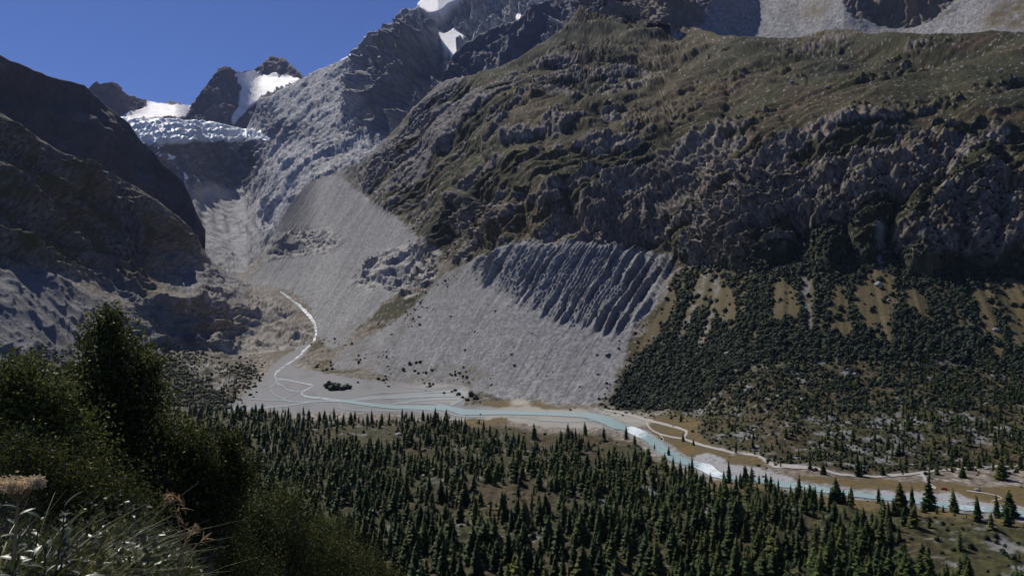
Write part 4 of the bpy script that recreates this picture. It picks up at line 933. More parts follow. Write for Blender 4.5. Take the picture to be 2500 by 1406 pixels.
TV, TF = trunk_geo(.016, .95); TRUNK = mesh_data('trunk', TV, TF, None, M_BARK)
pine_zone = []
ZONES = [(400,560,'just right of the tall birch'),(560,700,'beside the low dark birch bushes'),(700,830,'above the broad bush of tiny leaves'),(830,960,'right of the broad bush of tiny leaves'),(960,1080,'below the big bare hummock'),(1080,1200,'left of the grey stone bank in the wood'),(1200,1330,'on the grey stone bank in the wood'),
  (1330,1460,'right of the grey stone bank in the wood'),(1460,1580,'below the pale sandbank'),(1580,1700,'on the near bank of the rapids'),(1700,1830,'on the near bank beside the first gravel bar'),(1830,1960,'below the first gravel bar'),(1960,2100,'left of the brown mound by the river'),(2100,2240,'on the brown mound by the river'),(2240,2370,'right of the brown mound by the river'),(2370,2600,'at the right end of the near wood')]
def zone(x, y, d, h, i, lk_, wide):
    if i < len(SOLO): return None
    size = 'tall' if h/d > .040 else ('mid-sized' if h/d > .030 else 'short')
    kind = ('yellow-green larch' if lk_ else 'dark green pine'); shp = ('broad ' if wide > 1.17 else 'narrow ')
    if look(m_forestR, np.array([x]), np.array([y]))[0] > .4: return size+' '+shp+kind+' among stones beyond the river, '+('left of' if x < 2080 else 'right of')+' the red car' if False else size+' '+shp+kind+' among stones beyond the river'
    w_ = next((z[2] for z in ZONES if z[0] <= x < z[1]), 'in the near wood')
    row = 'front rows' if y > 1300 else ('middle rows' if y > 1150 else 'back rows')
    return size+' '+shp+kind+', '+row+', '+w_
SOLO_L = {0:'tall dark pine alone at the edge of the turquoise flats',1:'small round pine alone on pale sand beside the river',2:'small lone pine beside the pale sand pond',3:'small conifer on the grass strip between road and river',4:'small pine inside the bend of the gravel road',5:'low dark pine just below the road bend',
  6:'tall pine beside the gravel road above the meadow',7:'tall conifer against the water, at the right rapids',8:'conifer in front of the gravel bar, beside the taller one',9:'low pine at the water near the right edge',10:'taller pine next to the low one at the right river bend',11:'mid-sized pine at the river where the first gravel bar begins',12:'short pine just right of the one at the first gravel bar',13:'tall conifer on the brown mound in front of the river',
  14:'tiny conifer on the near bank right below the weir',15:'small conifer on the near bank farther down from the weir',16:'conifer on the near bank opposite the white rapids',17:'small conifer beside the gravel road left of its fork',18:'tall pine left of the bare hummock near the flats',19:'conifer in front of the pale sandbank, left one of two',20:'conifer in front of the pale sandbank, right one of two',
  21:'tall conifer below the road at the right edge',22:'small conifer below the road, right of the red car'}
for n_, i in enumerate(near):
    g_ = int(rng.integers(8)); f_ = rng.uniform(.85, 1.5)
    lab = zone(tx[i], ty[i], td[i], th_[i], i, g_ % 3 == 1, f_) or SOLO_L.get(int(i), 'single conifer standing clear of the others near the river')
    t = empty('pine_tree', tp[i] - np.array([0,0,.15]), lab, 'tree', 'conifers in the valley forest', rng.uniform(0, 6.28))
    h = th_[i]; wd = h*f_*(1.3 if int(i) == 0 or int(i) == 1 else 1)
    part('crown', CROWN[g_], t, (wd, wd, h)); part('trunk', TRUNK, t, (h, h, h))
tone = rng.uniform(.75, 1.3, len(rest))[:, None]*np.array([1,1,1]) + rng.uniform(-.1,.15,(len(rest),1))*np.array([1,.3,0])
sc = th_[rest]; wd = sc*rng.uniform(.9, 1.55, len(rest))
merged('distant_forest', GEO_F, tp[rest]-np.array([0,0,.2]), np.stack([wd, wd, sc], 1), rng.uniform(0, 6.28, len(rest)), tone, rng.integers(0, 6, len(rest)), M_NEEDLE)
print('forest', time.time()-T0)

# shrubs
def shrub_dens(x, y, d):
    a = look(m_alder, x, y); t = look(m_tan, x, y); s_ = look(m_streak, x, y)
    xc = 1960; wr = xc + (x-xc)/(1+np.maximum(y-640, -60)*.0011)
    stripe = perlin(wr/17., y/260., 0*x) + .5*perlin(wr/8., y/120., 0*x+4)
    low = sstep(760, 880, y)
    p = a*np.clip(.72 + .9*stripe + .5*low - 1.15*t - 1.6*s_, .02, 1.0)
    cf = look(m_cliff, x, y)*sstep(1560, 1700, x)*sstep(380, 520, y); p = p + cf*np.clip(.20 + .5*sstep(580, 630, y) + .9*fbm(np.stack([x/60., y/60., 0*x], -1), 1., 3, off=5.) , 0, .75)
    fr = look(m_forestR, x, y)*(1-look(m_meadow, x, y)); p = np.maximum(p, fr*np.clip(.42 + .9*cl(x*1.6, y*1.6) - .25*sstep(950,1100,y), .05, .8))
    lg = look(m_lgreen, x, y)*(x < 700); p = np.maximum(p, lg*np.clip(.75+.9*cl(x*1.5+300, y*1.5)-.5*look(m_brs, x, y), .05, 1))
    spz = look(m_sparse, x, y); p = np.maximum(p, spz*np.clip(.02+.5*cl(x*2, y*2), 0, .35))
    return p
hx, hy, hd, hp = poisson(20000, -250, 2560, 380, 1160, shrub_dens, lambda x, y, r: r.uniform(2.3, 4.2, len(x)), seed=31, tries=215000)
def shrub_dens2(x, y, d):
    return np.clip(look(m_forest, x, y)-look(m_river, x, y)*2, 0, 1)*np.clip((d/520)**2, .2, 1.5)*np.clip(.30+.6*cl(x*2+50, y*2), .02, .7)*(1-.8*look(m_meadow, x, y))*(1-.5*look(OPEN, x, y)) + .12*look(m_meadow, x, y)*np.clip(.1+cl(x*3, y*3), 0, 1)
kx, ky, kd, kp = poisson(2800, -250, 2560, 1000, 1460, shrub_dens2, 3.0, seed=33, tries=26000)
ISL = [(797,944),(806,950),(815,946),(822,952),(830,948),(840,951),(848,949),(812,953),(835,953),(803,948),(826,946),(818,950),(1000,890),(985,905),(1120,965),(1130,972),(1150,968),(1162,975),(1140,978)]
ix, iy = np.array(ISL, float).T; ip = A.lookup(ix, iy); idd = A.lookup(ix, iy, A.d)
hx = np.concatenate([hx, kx, ix]); hy = np.concatenate([hy, ky, iy]); hd = np.concatenate([hd, kd, idd]); hp = np.concatenate([hp, kp, ip])
hs = 2.2 + 4.6*rng.random(len(hx))**1.5; hs = np.where(hy > 1000, hs*.62, hs); hs = np.where(look(m_alder, hx, hy) > .5, hs*1.42, hs); hs[-len(ISL):] = rng.uniform(7, 13, len(ISL))
print('shrubs', len(hx), time.time()-T0)
order = np.argsort(-(hs/hd) + np.where(hx > 2520, .05, 0) + np.where((hx < 700) & (hy > 1020), 1, 0) + np.where(hx < 380, 1, 0)); near, rest = order[:300], order[300:]
GEO_SN = [shrub_geo(300+i, 60) for i in range(6)]; GEO_SF = [shrub_geo(320+i, 13) for i in range(6)]
SH = [mesh_data('shrub', *g, M_SHRUB) for g in GEO_SN]
for i in near:
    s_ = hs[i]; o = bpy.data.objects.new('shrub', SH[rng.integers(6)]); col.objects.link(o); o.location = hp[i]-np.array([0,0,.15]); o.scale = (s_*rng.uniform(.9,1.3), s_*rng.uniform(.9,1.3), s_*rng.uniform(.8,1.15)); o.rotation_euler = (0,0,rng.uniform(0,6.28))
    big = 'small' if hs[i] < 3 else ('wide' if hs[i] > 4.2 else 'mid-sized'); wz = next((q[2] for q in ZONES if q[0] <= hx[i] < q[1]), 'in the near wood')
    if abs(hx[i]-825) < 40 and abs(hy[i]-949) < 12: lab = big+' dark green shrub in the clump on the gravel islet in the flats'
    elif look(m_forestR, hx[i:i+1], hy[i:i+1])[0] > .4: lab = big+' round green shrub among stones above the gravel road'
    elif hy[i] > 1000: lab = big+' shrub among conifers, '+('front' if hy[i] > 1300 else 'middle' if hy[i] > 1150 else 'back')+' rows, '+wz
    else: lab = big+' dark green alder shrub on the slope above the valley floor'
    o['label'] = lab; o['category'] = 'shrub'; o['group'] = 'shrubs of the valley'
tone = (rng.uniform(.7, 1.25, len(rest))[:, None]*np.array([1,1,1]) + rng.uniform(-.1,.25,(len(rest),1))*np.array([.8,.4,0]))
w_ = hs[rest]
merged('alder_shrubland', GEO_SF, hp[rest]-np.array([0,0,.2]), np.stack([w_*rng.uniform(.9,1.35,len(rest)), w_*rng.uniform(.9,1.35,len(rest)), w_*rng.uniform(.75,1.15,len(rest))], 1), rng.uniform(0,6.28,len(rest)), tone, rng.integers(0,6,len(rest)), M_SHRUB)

# boulders
M_BOULDER = ground_mat('boulder', grain=.3, gscale=.5, bump=.5, bdist=.6)
def bould_dens(x, y, d):
    p = look(m_scree, x, y)*.35*sstep(620, 760, x) + look(m_grassR, x, y)*.35*np.clip(.35+1.2*cl(x*1.4, y*1.4), .02, 1) + look(m_lscree, x, y)*.2
    p += look(m_forestR, x, y)*.35*np.clip(.2+1.2*cl(x+77, y+31), .02, 1) + look(m_tan, x, y)*.3 + look(m_bar, x, y)*.9 + look(m_sparse, x, y)*.3 + .12*look(m_forest, x, y) + .25*look(m_knoll, x, y) + .3*look(m_brs, x, y) + .04
    return p*(1-look(m_plain, x, y))*(1-.9*look(m_river, x, y)*(1-look(m_bar, x, y)))
bx_, by_, bd_, bp_ = poisson(7000, 0, 2560, 95, 1440, bould_dens, 1.5, seed=41, tries=36000)
bs = .75*rng.pareto(2.3, len(bx_))+.55; bs = np.clip(bs*np.clip(bd_/900, .6, 1.5), .4, 7); bs = np.where(by_ > 1000, np.clip(bs, .3, 3), bs)
BIGB = [(1935,200,13),(1822,160,7),(1830,186,6),(2190,142,8),(2150,135,7),(2125,208,7),(1812,181,6),(2440,168,9),(2145,697,9),(1775,863,7),(2020,215,9),(2386,1197,5),(2412,1290,4.5),(1255,1247,5),(1295,1245,4),(972,1068,5),(1835,668,6),(1775,690,5),(1700,865,5),(1960,975,6),(2170,733,5),(2192,742,5),(860,1200,3)]
gx_, gy_, gs_ = np.array(BIGB, float).T
bx_ = np.concatenate([gx_, bx_]); by_ = np.concatenate([gy_, by_]); bd_ = np.concatenate([A.lookup(gx_, gy_, A.d), bd_]); bp_ = np.concatenate([A.lookup(gx_, gy_), bp_]); bs = np.concatenate([gs_, bs])
order = np.argsort(-(bs/bd_) - np.where(np.arange(len(bs)) < len(BIGB), 1, 0) + np.where((bx_ > 2510) | (bx_ < 5), 2, 0)); near, rest = order[:160], order[160:]
RK = [mesh_data('boulder', *rock_geo(400+i, 2), M_BOULDER) for i in range(6)]
for i in near:
    o = bpy.data.objects.new('boulder', RK[rng.integers(6)]); col.objects.link(o); s_ = bs[i]*.5; o.location = bp_[i]+np.array([0,0,s_*.15]); o.scale = (s_*rng.uniform(.8,1.3), s_*rng.uniform(.8,1.3), s_*rng.uniform(.8,1.2)); o.rotation_euler = (0,0,rng.uniform(0,6.28))
    w_ = ('on the grassy upper slope' if by_[i] < 330 else 'on the steep flank above the valley' if by_[i] < 640 else 'on the gullied tan slope' if (bx_[i] > 1640 and by_[i] < 900) else 'on the grey scree slope' if by_[i] < 985 and bx_[i] > 620 else 'on the rocky ground left of the stream' if by_[i] < 985
          else 'on the gravel beside the river' if look(m_bar, bx_[i:i+1], by_[i:i+1])[0] > .3 else 'between shrubs beyond the river' if look(m_forestR, bx_[i:i+1], by_[i:i+1])[0] > .4 else 'among the conifers')
    o['label'] = ('large grey boulder ' if i < len(BIGB) else 'small grey boulder ')+w_; o['category'] = 'boulder'; o['group'] = 'boulders on the slopes'
GEO_RF = [rock_geo(420+i, 0) if False else rock_geo(420+i, 1) for i in range(5)]
tone = rng.uniform(.65, 1.35, len(rest))[:, None]*np.ones(3)
w_ = bs[rest]*.5
merged('scattered_stones', GEO_RF, bp_[rest]+np.array([0,0,.1]), np.stack([w_*rng.uniform(.8,1.3,len(rest)), w_*rng.uniform(.8,1.3,len(rest)), w_], 1), rng.uniform(0,6.28,len(rest)), tone, rng.integers(0,5,len(rest)), M_BOULDER)
print('stones', len(bs), time.time()-T0)

# ------------------------------------------------------------------ the camera's own hillside and its plants
def zg(x, y):
    """height of the near hillside"""
    r = np.hypot(x, y); az = np.arctan2(x, y)
    R_ = [0, 1.2, 2, 3, 4.6, 6, 8, 10, 13, 16, 20, 30, 60, 120, 200, 300]
    zl = np.interp(r, R_, [-1.1,-.86,-.70,-.84,-1.22,-1.75,-2.8,-3.6,-4.7,-6.0,-8,-14,-34,-72,-104,-118])
    zr = np.interp(r, R_, [-1.6,-1.9,-2.2,-2.7,-3.4,-4.2,-5.3,-6.3,-7.6,-9,-11,-17,-36,-74,-105,-118])
    t = sstep(R(-27), R(-8), az); b = .10*perlin(x/1.1, y/1.1, 0*x) + .05*perlin(x/.35, y/.35, 0*x)
    return zl + (zr-zl)*t + b*np.clip(r/3, .3, 1)
ra = np.concatenate([np.linspace(.5, 9, 120), np.geomspace(9.1, 285, 90)]); aa = np.linspace(R(-62), R(62), 260)
RR, AA = np.meshgrid(ra, aa, indexing='ij'); GX, GY = RR*np.sin(AA), RR*np.cos(AA); GP = np.stack([GX, GY, zg(GX, GY)], -1)
gn = fbm(GP, .5, 4, off=3.); gc = mixc(mixc(np.zeros(GP.shape)+np.array([.045,.042,.02]), GRASS*.9, sstep(-.1,.3,gn)), np.array([.06,.04,.025]), sstep(.1,.4,-gn)*.7)
M_DUFF = ground_mat('duff', grain=.5, gscale=14, bump=.6, bdist=.03)
split_grid(GP, gc, np.zeros(GP.shape[:2], int), {0: ('near_hillside', M_DUFF, True)})

M_LEAF = foliage_mat('birch_leaves', rough=.55, spec=.22, vary=.12, trans=.38)
M_NLEAF = foliage_mat('plant_leaves', rough=.42, spec=.5, vary=.15, trans=.2)
M_GRASS = foliage_mat('grass_blades', rough=.5, spec=.4, vary=.15, trans=.25)
M_STRAW = plain_mat('dry_straw', (.30,.19,.09), .7, .2, 40, .3)
M_STEM = plain_mat('stems', (.07,.06,.03), .6, .3, 40, .3)

def leaf_cloud(P, size, r, base, vary=.5, flat=.35, long_=1.0):
    """folded little leaves at the given places, each with its own turn"""
    n = len(P); d = r.normal(size=(n, 3)); d[:, 2] = d[:, 2]*flat + .8*r.choice([-1, 1], n)*.6
    d /= np.linalg.norm(d, axis=1)[:, None]
    u = np.cross(d, r.normal(size=(n, 3))); u /= np.linalg.norm(u, axis=1)[:, None]; w = np.cross(d, u)
    s = (size*r.uniform(.65, 1.3, n))[:, None]
    V = np.stack([P-u*s*long_, P-w*s*.62+d*s*.22, P+u*s*long_*1.1, P+w*s*.62+d*s*.22], 1)
    F = np.array([[0,1,2],[0,2,3]])[None] + (np.arange(n)*4)[:, None, None]
    c = np.asarray(base)[None]*r.uniform(1-vary, 1+vary, n)[:, None]*np.array([1,1,1]) + np.where(r.random(n)[:, None] < .05, np.array([[.05,.04,0]]), 0)
    return V.reshape(-1, 3), F.reshape(-1, 3), np.repeat(c, 4, 0)

def tube(pts, rad, n=5):
    pts = np.asarray(pts, float); rad = np.asarray(rad, float); t = np.gradient(pts, axis=0); t /= np.linalg.norm(t, axis=1)[:, None]+1e-9
    a = np.cross(t, [.31,.17,.93]); a /= np.linalg.norm(a, axis=1)[:, None]+1e-9; b = np.cross(t, a)
    th = np.arange(n)*2*math.pi/n
    V = pts[:, None] + rad[:, None, None]*(np.cos(th)[None, :, None]*a[:, None] + np.sin(th)[None, :, None]*b[:, None])
    m = len(pts); idx = np.arange(m*n).reshape(m, n); nx = np.roll(idx, -1, 1)
    F = np.stack([idx[:-1], nx[:-1], nx[1:], idx[1:]], -1).reshape(-1, 4)
    return V.reshape(-1, 3), F
def join(lst):
    V, F, C, b = [], [], [], 0
    for t in lst:
        V.append(t[0]); F.append(np.asarray(t[1])+b); b += len(t[0])
        if len(t) > 2: C.append(t[2])
    return np.concatenate(V), np.concatenate(F), (np.concatenate(C) if C else None)

def leafy_tree(label, cat, name, bx, by, bd, blobs, nleaf, size, base, seed, group, shoots=0):
    """base at pixel bx,by and distance bd; blobs = [(px, py, rx, ry)] masses of the crown in photograph pixels at that distance"""
    r = np.random.default_rng(seed); k = bd/FPX
    root = at(bx, by, bd); gz = float(zg(np.array([root[0]]), np.array([root[1]]))[0]); root[2] = gz-.05
    t = empty(name, root, label, cat, group)
    rx_, ry_, _ = ray(bx, by); rightv = np.array([ry_, -rx_, 0.]); fwd = np.array([rx_, ry_, 0.])
    cen = []; ws = []
    for (px, py, rx, ry) in blobs: cen.append(at(px, py, bd)-root); ws.append(rx*ry)
    ws = np.array(ws, float)**.9; ws /= ws.sum()
    wood = []; tips = []
    top = cen[int(np.argmin([b[1] for b in blobs]))]
    m = np.linspace(0, 1, 9)[:, None]; tr = m*top[None]*1.0; tr = tr + r.normal(0, .03, tr.shape)*m*(1-m)*6*k*130
    hgt = np.linalg.norm(top); wood.append(tube(tr, np.linspace(.009, .0015, 9)*hgt, 6))
    VV = []
    for (px, py, rx, ry), c, w_ in zip(blobs, cen, ws):
        n = int(nleaf*2.2*w_); nb = max(4, n//45); rad = np.array([rx*k, ry*k]); dep = rx*k
        for j in range(nb):
            q = r.normal(size=3); q /= np.linalg.norm(q); q *= r.random()**.42
            e = c + rightv*q[0]*rad[0] + np.array([0,0,1.])*q[2]*rad[1] + fwd*q[1]*dep
            f = tr[min(8, max(1, int(9*np.clip((e[2]-.3*hgt)/max(top[2], .1), .1, .95))))]
            if j % 5 == 0:
                mid = (e+f)/2 + np.array([0,0,.06*hgt]); ts = np.linspace(0, 1, 5)[:, None]
                wood.append(tube((1-ts)**2*f + 2*ts*(1-ts)*mid + ts**2*e, np.linspace(.0028, .0006, 5)*hgt, 4))
            d = (e-f); d /= np.linalg.norm(d)+1e-6; d = d*.6+np.array([0,0,.5]); ln = r.uniform(.08, .20)*rx*k*2.2+.10
            cnt = 45; s_ = r.random(cnt)[:, None]
            VV.append(e[None] + d[None]*ln*(s_-.5)*1.8 + r.normal(0, .34*ln, (cnt, 3)))
    LP = np.concatenate(VV); V, F, C = leaf_cloud(LP, size*1.5, r, base)
    fo = mesh_from('foliage', V, F, C, False, M_LEAF); fo.parent = t
    wv, wf, _ = join(wood); wo_ = mesh_from('branches', wv, wf, None, True, M_BIRCHBARK); wo_.parent = t
    return t
BL = np.array([.074,.086,.024])
leafy_tree('tall young birch with a pointed crown against the grey moraine', 'tree', 'birch_tree', 290, 1300, 13.0,
   [(262,790,20,45),(265,840,55,60),(285,905,85,70),(270,960,95,75),(300,1010,100,75),(250,1060,120,80),(345,900,35,50),(230,985,70,60),(285,1110,120,80)], 15000, .020, BL, 61, 'birches on the near slope')
leafy_tree('dense olive birch bush at the left edge below the moraine', 'bush', 'birch_bush', 60, 1330, 11.0,
   [(20,930,60,50),(90,985,70,60),(30,1030,90,90),(120,1080,90,80),(60,1130,110,70),(180,1150,80,60)], 10000, .017, BL*1.15, 62, 'birches on the near slope')
leafy_tree('dark leafy birch bush between the tall birch and the forest', 'bush', 'birch_bush', 470, 1400, 12.0,
   [(440,1100,75,90),(400,1160,110,80),(500,1150,70,80),(350,1220,110,70),(530,1230,80,80),(460,1290,110,70),(560,1090,25,50),(575,1160,45,60)], 12000, .017, BL*.8, 63, 'birches on the near slope')
leafy_tree('broad rounded bush of tiny leaves at the lower middle', 'bush', 'birch_bush', 730, 1500, 18.0,
   [(690,1235,60,45),(680,1300,85,60),(760,1330,80,60),(700,1380,120,60),(820,1380,80,50),(620,1340,60,80),(630,1260,40,60)], 12000, .017, BL*1.05, 64, 'birches on the near slope')
leafy_tree('low dark bush at the bottom edge next to the open pine wood', 'bush', 'birch_bush', 880, 1520, 20.0,
   [(850,1370,60,50),(900,1400,70,40),(830,1310,40,40),(940,1405,40,25)], 5000, .016, BL*.85, 65, 'birches on the near slope')
leafy_tree('small bush filling the dark hollow behind the grass stalks', 'bush', 'birch_bush', 540, 1480, 14.0,
   [(540,1330,80,60),(600,1400,80,50),(480,1360,70,50),(560,1280,50,40)], 6000, .013, BL*.6, 66, 'birches on the near slope')
leafy_tree('low bush with small leaves right behind the dried flower head', 'bush', 'birch_bush', 200, 1400, 8.0,
   [(110,1150,60,40),(200,1200,80,60),(290,1230,70,50),(160,1240,90,40),(40,1120,50,40),(330,1270,60,35)], 7000, .010, BL*.75, 67, 'birches on the near slope')

# dwarf heath on the mound: nobody could count its leaves
r = np.random.default_rng(71)
n = 52000; hx_ = r.uniform(-4.2, -.6, n); hy_ = r.uniform(1.5, 6.6, n); keep = (fbm(np.stack([hx_, hy_, 0*hx_], -1), .7, 3, off=2.) > -.25) & (hx_ < -.30*hy_) & (hx_ > -.85*hy_)
hx_, hy_ = hx_[keep], hy_[keep]; hh = r.random(len(hx_))**.7*.14*(1+1.2*fbm(np.stack([hx_, hy_, 0*hx_], -1), .5, 2, off=7.))
V, F, C = leaf_cloud(np.stack([hx_, hy_, zg(hx_, hy_)+hh], -1), .0100, r, np.array([.060,.066,.020]), .5)
rd = np.repeat(sstep(.1, .4, fbm(np.stack([hx_, hy_, 0*hx_], -1), .6, 2, off=12.)), 4)[:, None]; C = C*(1-rd*.7) + rd*.7*np.array([.075,.04,.015])
mesh_from('heath_undergrowth', V, F, C, False, M_NLEAF, 'stuff')

def blade(p, d, L, w, bend, r, n=5, col_=(.06,.08,.02)):
    """one grass blade from p along d, bending over"""
    d = np.asarray(d, float); d /= np.linalg.norm(d); side_ = np.cross(d, [0,0,1.]); side_ /= np.linalg.norm(side_)+1e-6
    hz_ = np.array([d[0], d[1], 0]); hz_ /= np.linalg.norm(hz_)+1e-6
    V = []
    for i in range(n):
        t = i/(n-1); c = np.asarray(p) + d*L*t + hz_*bend*L*t*t - np.array([0,0,1.])*bend*L*t*t*.75
        ww = w*(1-t)**.7 if i < n-1 else 0.0005; V += [c-side_*ww, c+side_*ww]
    F = [(2*i, 2*i+1, 2*i+3, 2*i+2) for i in range(n-1)]
    return np.array(V), np.array(F), np.tile(np.asarray(col_)*r.uniform(.6, 1.4), (len(V), 1))
def near_pt(px, d):
    x_, y_, _ = ray(px, 1300); x_ *= d; y_ *= d
    return np.array([float(x_), float(y_), float(zg(np.array([x_]), np.array([y_]))[0])])
def tuft(name, label, px, d, n, L, w, seed, colr, spread, lean=(0,0), group=None):
    r = np.random.default_rng(seed); p0 = near_pt(px, d); t = empty(name, p0, label, 'grass', group)
    lst = []
    for i in range(n):
        a = r.uniform(0, 6.283); rad = spread*math.sqrt(r.random()); q = np.array([rad*math.cos(a), rad*math.sin(a), 0]); q[2] = float(zg(np.array([p0[0]+q[0]]), np.array([p0[1]+q[1]]))[0]) - p0[2] - .01
        dd = np.array([math.cos(a)*.35+lean[0]+r.normal(0,.15), math.sin(a)*.35+lean[1]+r.normal(0,.15), 1.]); lst.append(blade(q, dd, L*r.uniform(.5,1.2), w, r.uniform(.15,.6), r, 5, colr))
    V, F, C = join(lst); o = mesh_from('blades', V, F, C, False, M_GRASS); o.parent = t; return t
GT = 'grass tufts on the near slope'
tuft('grass_tuft', 'bright green grass tuft lit by the sun left of the straw stalks', 388, 4.6, 380, .13, .0035, 81, (.075,.12,.02), .18, (.25,-.1), GT)
tuft('grass_tuft', 'smaller dull green grass tuft just right of the bright one', 425, 4.3, 180, .10, .003, 82, (.05,.075,.018), .14, (.25,-.1), GT)
tuft('grass_tuft', 'long yellowish grass clump under the dried flower head', 15, 2.3, 260, .34, .003, 83, (.12,.12,.03), .22, (.2,-.15), GT)
tuft('grass_tuft', 'loose grass with long arching blades among the silvery leaves', 95, 2.2, 120, .24, .0022, 84, (.09,.11,.03), .28, (.3,-.1), GT)
tuft('grass_tuft', 'thin green grass along the bottom edge of the mound', 230, 3.0, 150, .10, .0022, 85, (.07,.09,.02), .3, (.1,-.2), GT)
tuft('grass_tuft', 'short grass between the silvery plants and the heath', 165, 2.7, 150, .14, .0022, 86, (.08,.10,.025), .25, (.3,-.1), GT)

def leaf_mesh(seed, L=1.0, w=.2):
    """a single leaf along +X with a midrib fold and a curl"""
    r = np.random.default_rng(seed); V, F, C = [], [], []; cu = r.uniform(.1, .35); n = 6
    for i in range(n):
        t = i/(n-1); wd = w*math.sin(math.pi*min(1, t*.93+.05))**.8 + .004; z = -cu*t*t
        V += [(t, -wd, z+wd*.35), (t, 0, z), (t, wd, z+wd*.35)]; C += [np.array([.054,.074,.030])]*3
    for i in range(n-1):
        for j in range(2): a = 3*i+j; F.append((a, a+1, a+4, a+3))
    return mesh_data('leaf', np.array(V, F32), np.array(F, np.int32), np.array(C, F32), M_NLEAF, True)
LEAFM = [leaf_mesh(90+i, w=.13+.03*i) for i in range(4)]
def leafy_plant(label, px, d, h, nl, size, seed, lean=0.0):
    r = np.random.default_rng(seed); p0 = near_pt(px, d); t = empty('leafy_plant', p0, label, 'plant', 'silvery leaved plants at the lower left')
    ts = np.linspace(0, 1, 7)[:, None]; st = ts*np.array([lean*h, -.1*h, h]) + ts*ts*np.array([lean*h*.5, 0, 0])
    v, f = tube(st, np.linspace(.004, .0018, 7), 5); o = mesh_from('stem', v, f, None, True, M_STEM); o.parent = t
    for i in range(nl):
        k = .18 + .82*(i/max(1, nl-1)); c = st[0]*(1-k) + st[-1]*k; a = i*2.4 + r.uniform(-.4, .4); s_ = size*r.uniform(.7, 1.25)*(1-.25*k)
        part('leaf', LEAFM[r.integers(4)], t, (s_, s_, s_), c, (r.uniform(-.5,.5), -r.uniform(.25, 1.15), a))
LPN = [('silvery leaved plant with broad leaves in the bottom left corner',18,2.0,.26,13,.085,91,.1),('silvery leaved plant leaning right beside the corner plant',62,2.1,.24,12,.08,92,.25),('tall upright plant with a pale leaf at its tip',152,2.3,.42,11,.10,93,.05),
  ('mid-height plant with two leaf tiers left of the tall one',100,2.3,.30,11,.075,94,.1),('small plant with oval leaves right at the bottom edge',292,2.6,.16,8,.075,95,.0),('thin plant with narrow grey leaves under the heath mound',330,2.7,.22,8,.08,96,.1),
  ('small plant holding one round green leaf near the straw stalk base',365,2.7,.15,6,.06,97,-.05),('short silvery plant between the corner and the grass clump',40,2.35,.30,12,.075,98,.2),('low plant with curled leaves below the arching grass',120,2.0,.17,11,.075,99,.15)]
LPN += [('silvery plant with long curled leaves left of the tall upright one',128,2.2,.34,13,.09,121,.12),('pair of narrow silvery shoots behind the corner plant',30,2.7,.36,12,.08,122,.1),('leaning silvery plant in front of the tall upright one',170,2.05,.24,12,.08,123,.2),('small grey leaved plant between two grass tufts',245,2.5,.20,9,.075,124,.05),
  ('pale broad leaved plant below the dried flower head',5,2.2,.34,12,.09,125,.15),('silvery plant whose leaves touch the grass clump',78,2.5,.38,12,.085,126,.1)]
for a in LPN: leafy_plant(a[0], a[1], a[2], a[3]*.66, a[4]+1, a[5]*.66, a[6], a[7])

def straw(label, pts, heads, seed):
    """dry grass stalk through pixel points (px, py, distance) with feathery heads"""
    r = np.random.default_rng(seed); P = np.array([at(a, b, c) for a, b, c in pts]); g0 = P[0].copy(); g0[2] = float(zg(P[:1, 0], P[:1, 1])[0]); P = np.concatenate([g0[None], P])
    t = empty('grass_stalk', g0, label, 'grass stalk', 'dry grass stalks'); q = resample(np.concatenate([P-g0], 0)*100, 2.0)/100
    v, f = tube(q, np.linspace(.0022, .0009, len(q)), 5); o = mesh_from('stem', v, f, None, True, M_STRAW); o.parent = t
    for hd in heads:
        H = np.array([at(a, b, c) for a, b, c in hd])-g0; H = resample(H*100, .45)/100; lst = []
        for i in range(len(H)):
            for _ in range(4):
                dd = r.normal(size=3)*.6; dd += (H[min(i+1, len(H)-1)]-H[max(i-1, 0)])*80; k = i/len(H); lst.append(blade(H[i], dd, .016*(.5+math.sin(math.pi*min(1, k+.1)))+.004, .0013, .2, r, 3))
        V, F, C = join(lst); o = mesh_from('seed_head', V, F, None, False, M_STRAW); o.parent = t
straw('dry grass stalk with a drooping hooked seed head', [(445,1400,2.3),(452,1330,2.3),(457,1280,2.3),(455,1240,2.3),(440,1215,2.3),(420,1204,2.3),(405,1210,2.3)], [[(456,1285,2.3),(458,1255,2.3),(450,1232,2.3),(438,1216,2.3),(420,1206,2.3),(407,1208,2.3),(402,1232,2.3)],[(455,1240,2.3),(440,1222,2.3),(425,1218,2.3),(412,1226,2.3)],[(452,1290,2.3),(442,1265,2.3),(434,1248,2.3)]], 101)
straw('straight dry grass stalk with an upright reddish seed head', [(428,1406,2.2),(436,1370,2.2),(448,1330,2.2),(462,1300,2.2),(474,1284,2.2)], [[(436,1365,2.2),(444,1338,2.2),(454,1314,2.2),(466,1294,2.2),(475,1284,2.2)]], 102)
straw('thin dry grass stalk bent to the right', [(440,1400,2.25),(448,1350,2.25),(470,1332,2.25),(500,1314,2.25)], [[(484,1324,2.25),(492,1319,2.25),(501,1313,2.25)]], 103)

